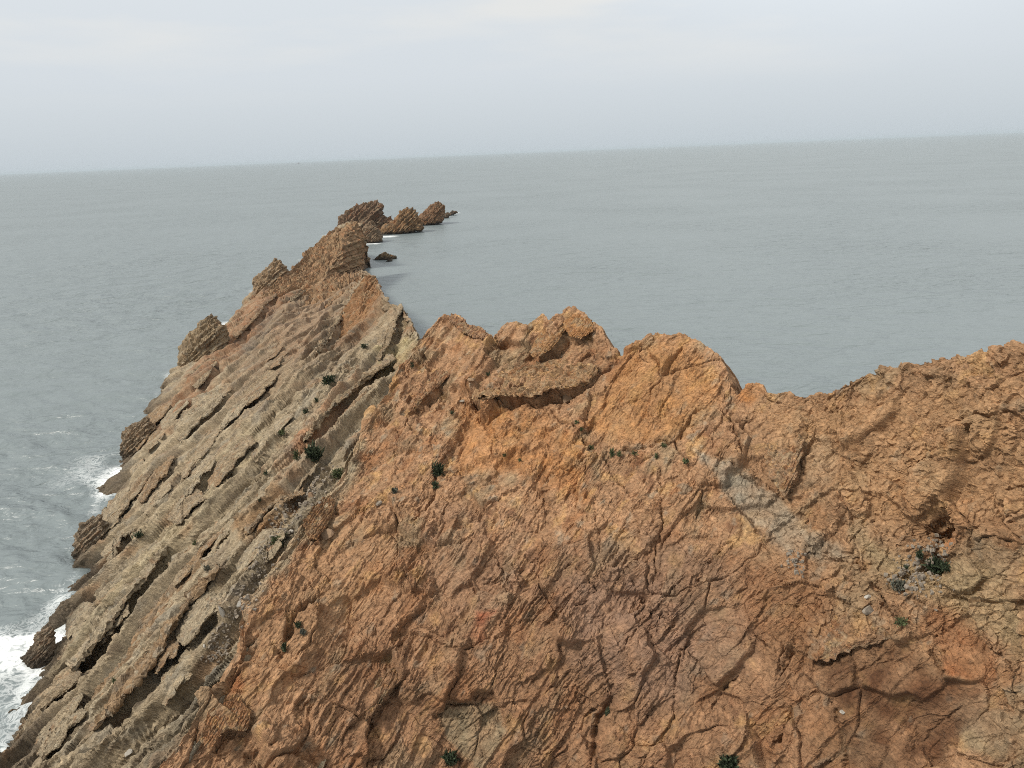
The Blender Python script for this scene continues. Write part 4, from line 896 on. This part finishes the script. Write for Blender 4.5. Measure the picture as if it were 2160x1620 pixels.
STONES = [(1775, 1500, 18, 12, 'pale smooth stone lying in the lower right crack', 0), (1829, 1256, 26, 10, 'pale flat stone at the left end of the wet crack', 0), (1838, 1285, 44, 22, 'grey banded boulder in the crack below the cave', 1), (470, 1288, 12, 36, 'pale upright stone in the dark gully of the strata', 0), (435, 1364, 6, 12, 'small white stone at the lower end of the debris gully', 0),
 (651, 1043, 20, 16, 'rounded brown stone at the head of the debris gully', 2), (664, 1036, 9, 7, 'small white scrap of litter at the head of the debris gully', 0), (612, 1118, 14, 9, 'small white scrap of litter on the pale rib edge', 0), (595, 1142, 6, 10, 'white scrap of litter beside the green shrub in the gully', 0), (505, 1270, 18, 14, 'pale stone topping the pile by the orange edge', 0),  # the three small white bits stand for litter, shaped like the stones
 (520, 1258, 22, 15, 'grey stone in the pile by the orange edge', 1), (500, 1300, 20, 16, 'grey stone low in the pile by the orange edge', 1), (1150, 725, 10, 8, 'small stone on the crest', 2), (1000, 800, 22, 26, 'rounded tan boulder under the left crest tooth', 2), (272, 1588, 20, 24, 'pale boulder at the bottom of the strata', 0), (1195, 845, 40, 26, 'brown block wedged in the crest gap', 2),
 (975, 842, 28, 10, 'grey block at the left end of the crest gap', 1), (800, 1060, 22, 14, 'grey-brown stone left of the dark cleft', 1), (690, 1125, 34, 30, 'dark brown block resting on the pale rib', 2)]
for k, (x, y, w, h, lb, m) in enumerate(STONES):
    if k in (12,): continue
    b = surface_at(x, y); q = axial(b) / FOC
    tag(stone_mesh('stone' if max(w, h) < 24 else 'boulder', b, w * q * 1.05, h * q * 1.05, min(w, h) * q * 1.2, STONE[m], 40 + k), lb, 'stone', 'loose stones on the headland')

def scree(px_line, n, spread, label):
    V, F = [], []; rs = np.random.RandomState(n)
    ln = resample(px_line, 60)
    base8 = np.array([(a, b, c) for a in (-1, 1) for b in (-1, 1) for c in (-1, 1)], float)
    quads = np.array([(0, 1, 3, 2), (4, 6, 7, 5), (0, 4, 5, 1), (2, 3, 7, 6), (0, 2, 6, 4), (1, 5, 7, 3)])
    for i in range(n):
        p = ln[rs.randint(60)] + rs.normal(size=2) * spread; b = surface_at(*p); q = axial(b) / FOC
        r = q * rs.uniform(1.0, 3.6); B8 = base8 * rs.uniform(.5, 1.1, 3) * r + rs.normal(size=(8, 3)) * 0.22 * r
        a = rs.uniform(0, 6.28); R3 = np.array([[math.cos(a), -math.sin(a), 0], [math.sin(a), math.cos(a), 0], [0, 0, 1]])
        F.append(quads + len(V) * 8); V.append(B8 @ R3 + b)
    o = make_mesh('scree', np.concatenate(V), np.concatenate(F), STONE[1])
    tag(o, label, 'scree', kind='stuff')
scree([(690, 985), (650, 1040), (600, 1095), (560, 1170), (500, 1290), (440, 1400)], 420, 13, 'grey broken scree in the gully along the orange edge')
scree([(1985, 1150), (1945, 1190), (1900, 1215), (1960, 1225)], 260, 20, 'loose rubble below the cave')
scree([(1700, 1165), (1660, 1180), (1690, 1190)], 60, 10, 'pale chips below the grey valley')

# ------------------------------------------------------------------ ship on the horizon
def build_ship():
    P = at_z(628, 347.6, 0.0); D = 9500.0; d = P[:2] / np.linalg.norm(P[:2]); base = np.array([d[0] * D, d[1] * D, 0])
    root = bpy.data.objects.new('cargo_ship', None); scene.collection.objects.link(root); root.location = base
    root.rotation_euler = (0, 0, math.atan2(-d[0], d[1]) + 0.1)
    hullm = mat_plain('ship_hull', (0.42, 0.4, 0.41), 0.6, 0.1, 0.1); whitem = mat_plain('ship_house', (0.4, 0.38, 0.38), 0.6, 0.1, 0.1)  # hull colour paled to stand in for more haze over the distance
    L, Wd, Hh = 52, 9, 4.5
    prof = [(-L / 2, 0), (-L / 2 - 2, Hh), (L / 2 + 4, Hh + 2), (L / 2, 0)]
    V = [(x, y, z) for y in (-Wd / 2, Wd / 2) for x, z in prof]; F = [(0, 1, 2, 3), (7, 6, 5, 4), (0, 4, 5, 1), (1, 5, 6, 2), (2, 6, 7, 3), (3, 7, 4, 0)]
    make_mesh('hull', V, F, hullm, root)
    def box(nm, x0, x1, y0, y1, z0, z1, m):
        V = [(x, y, z) for x in (x0, x1) for y in (y0, y1) for z in (z0, z1)]
        make_mesh(nm, V, [(0, 1, 3, 2), (4, 6, 7, 5), (0, 4, 5, 1), (2, 3, 7, 6), (0, 2, 6, 4), (1, 5, 7, 3)], m, root)
    box('deckhouse', 4, 16, -3.5, 3.5, Hh, 16, whitem); box('funnel', -2, 2, -1.5, 1.5, Hh, 14, hullm); box('mast', 9, 10, -.5, .5, 16, 24, hullm)
    tag(root, 'faint cargo ship on the hazy horizon', 'ship')
build_ship()

# ------------------------------------------------------------------ sea haze
def build_haze():
    s, z0, z1 = 48000.0, -3.0, 52.0
    V = [(x, y, z) for x in (-s, s) for y in (-2000.0, s) for z in (z0, z1)]
    m = bpy.data.materials.new('sea_haze'); m.use_nodes = True; n, l = m.node_tree.nodes, m.node_tree.links; n.clear()
    out = N(n, 'ShaderNodeOutputMaterial'); pv = N(n, 'ShaderNodeVolumePrincipled')
    pv.inputs['Color'].default_value = (0.60, 0.665, 0.71, 1); pv.inputs['Density'].default_value = 0.00005; pv.inputs['Anisotropy'].default_value = 0.0
    l.new(pv.outputs[0], out.inputs['Volume'])
    o = make_mesh('haze', V, [(0, 1, 3, 2), (4, 6, 7, 5), (0, 4, 5, 1), (2, 3, 7, 6), (0, 2, 6, 4), (1, 5, 7, 3)], m)
    tag(o, 'thin sea haze over the water', 'haze', kind='stuff')
build_haze()
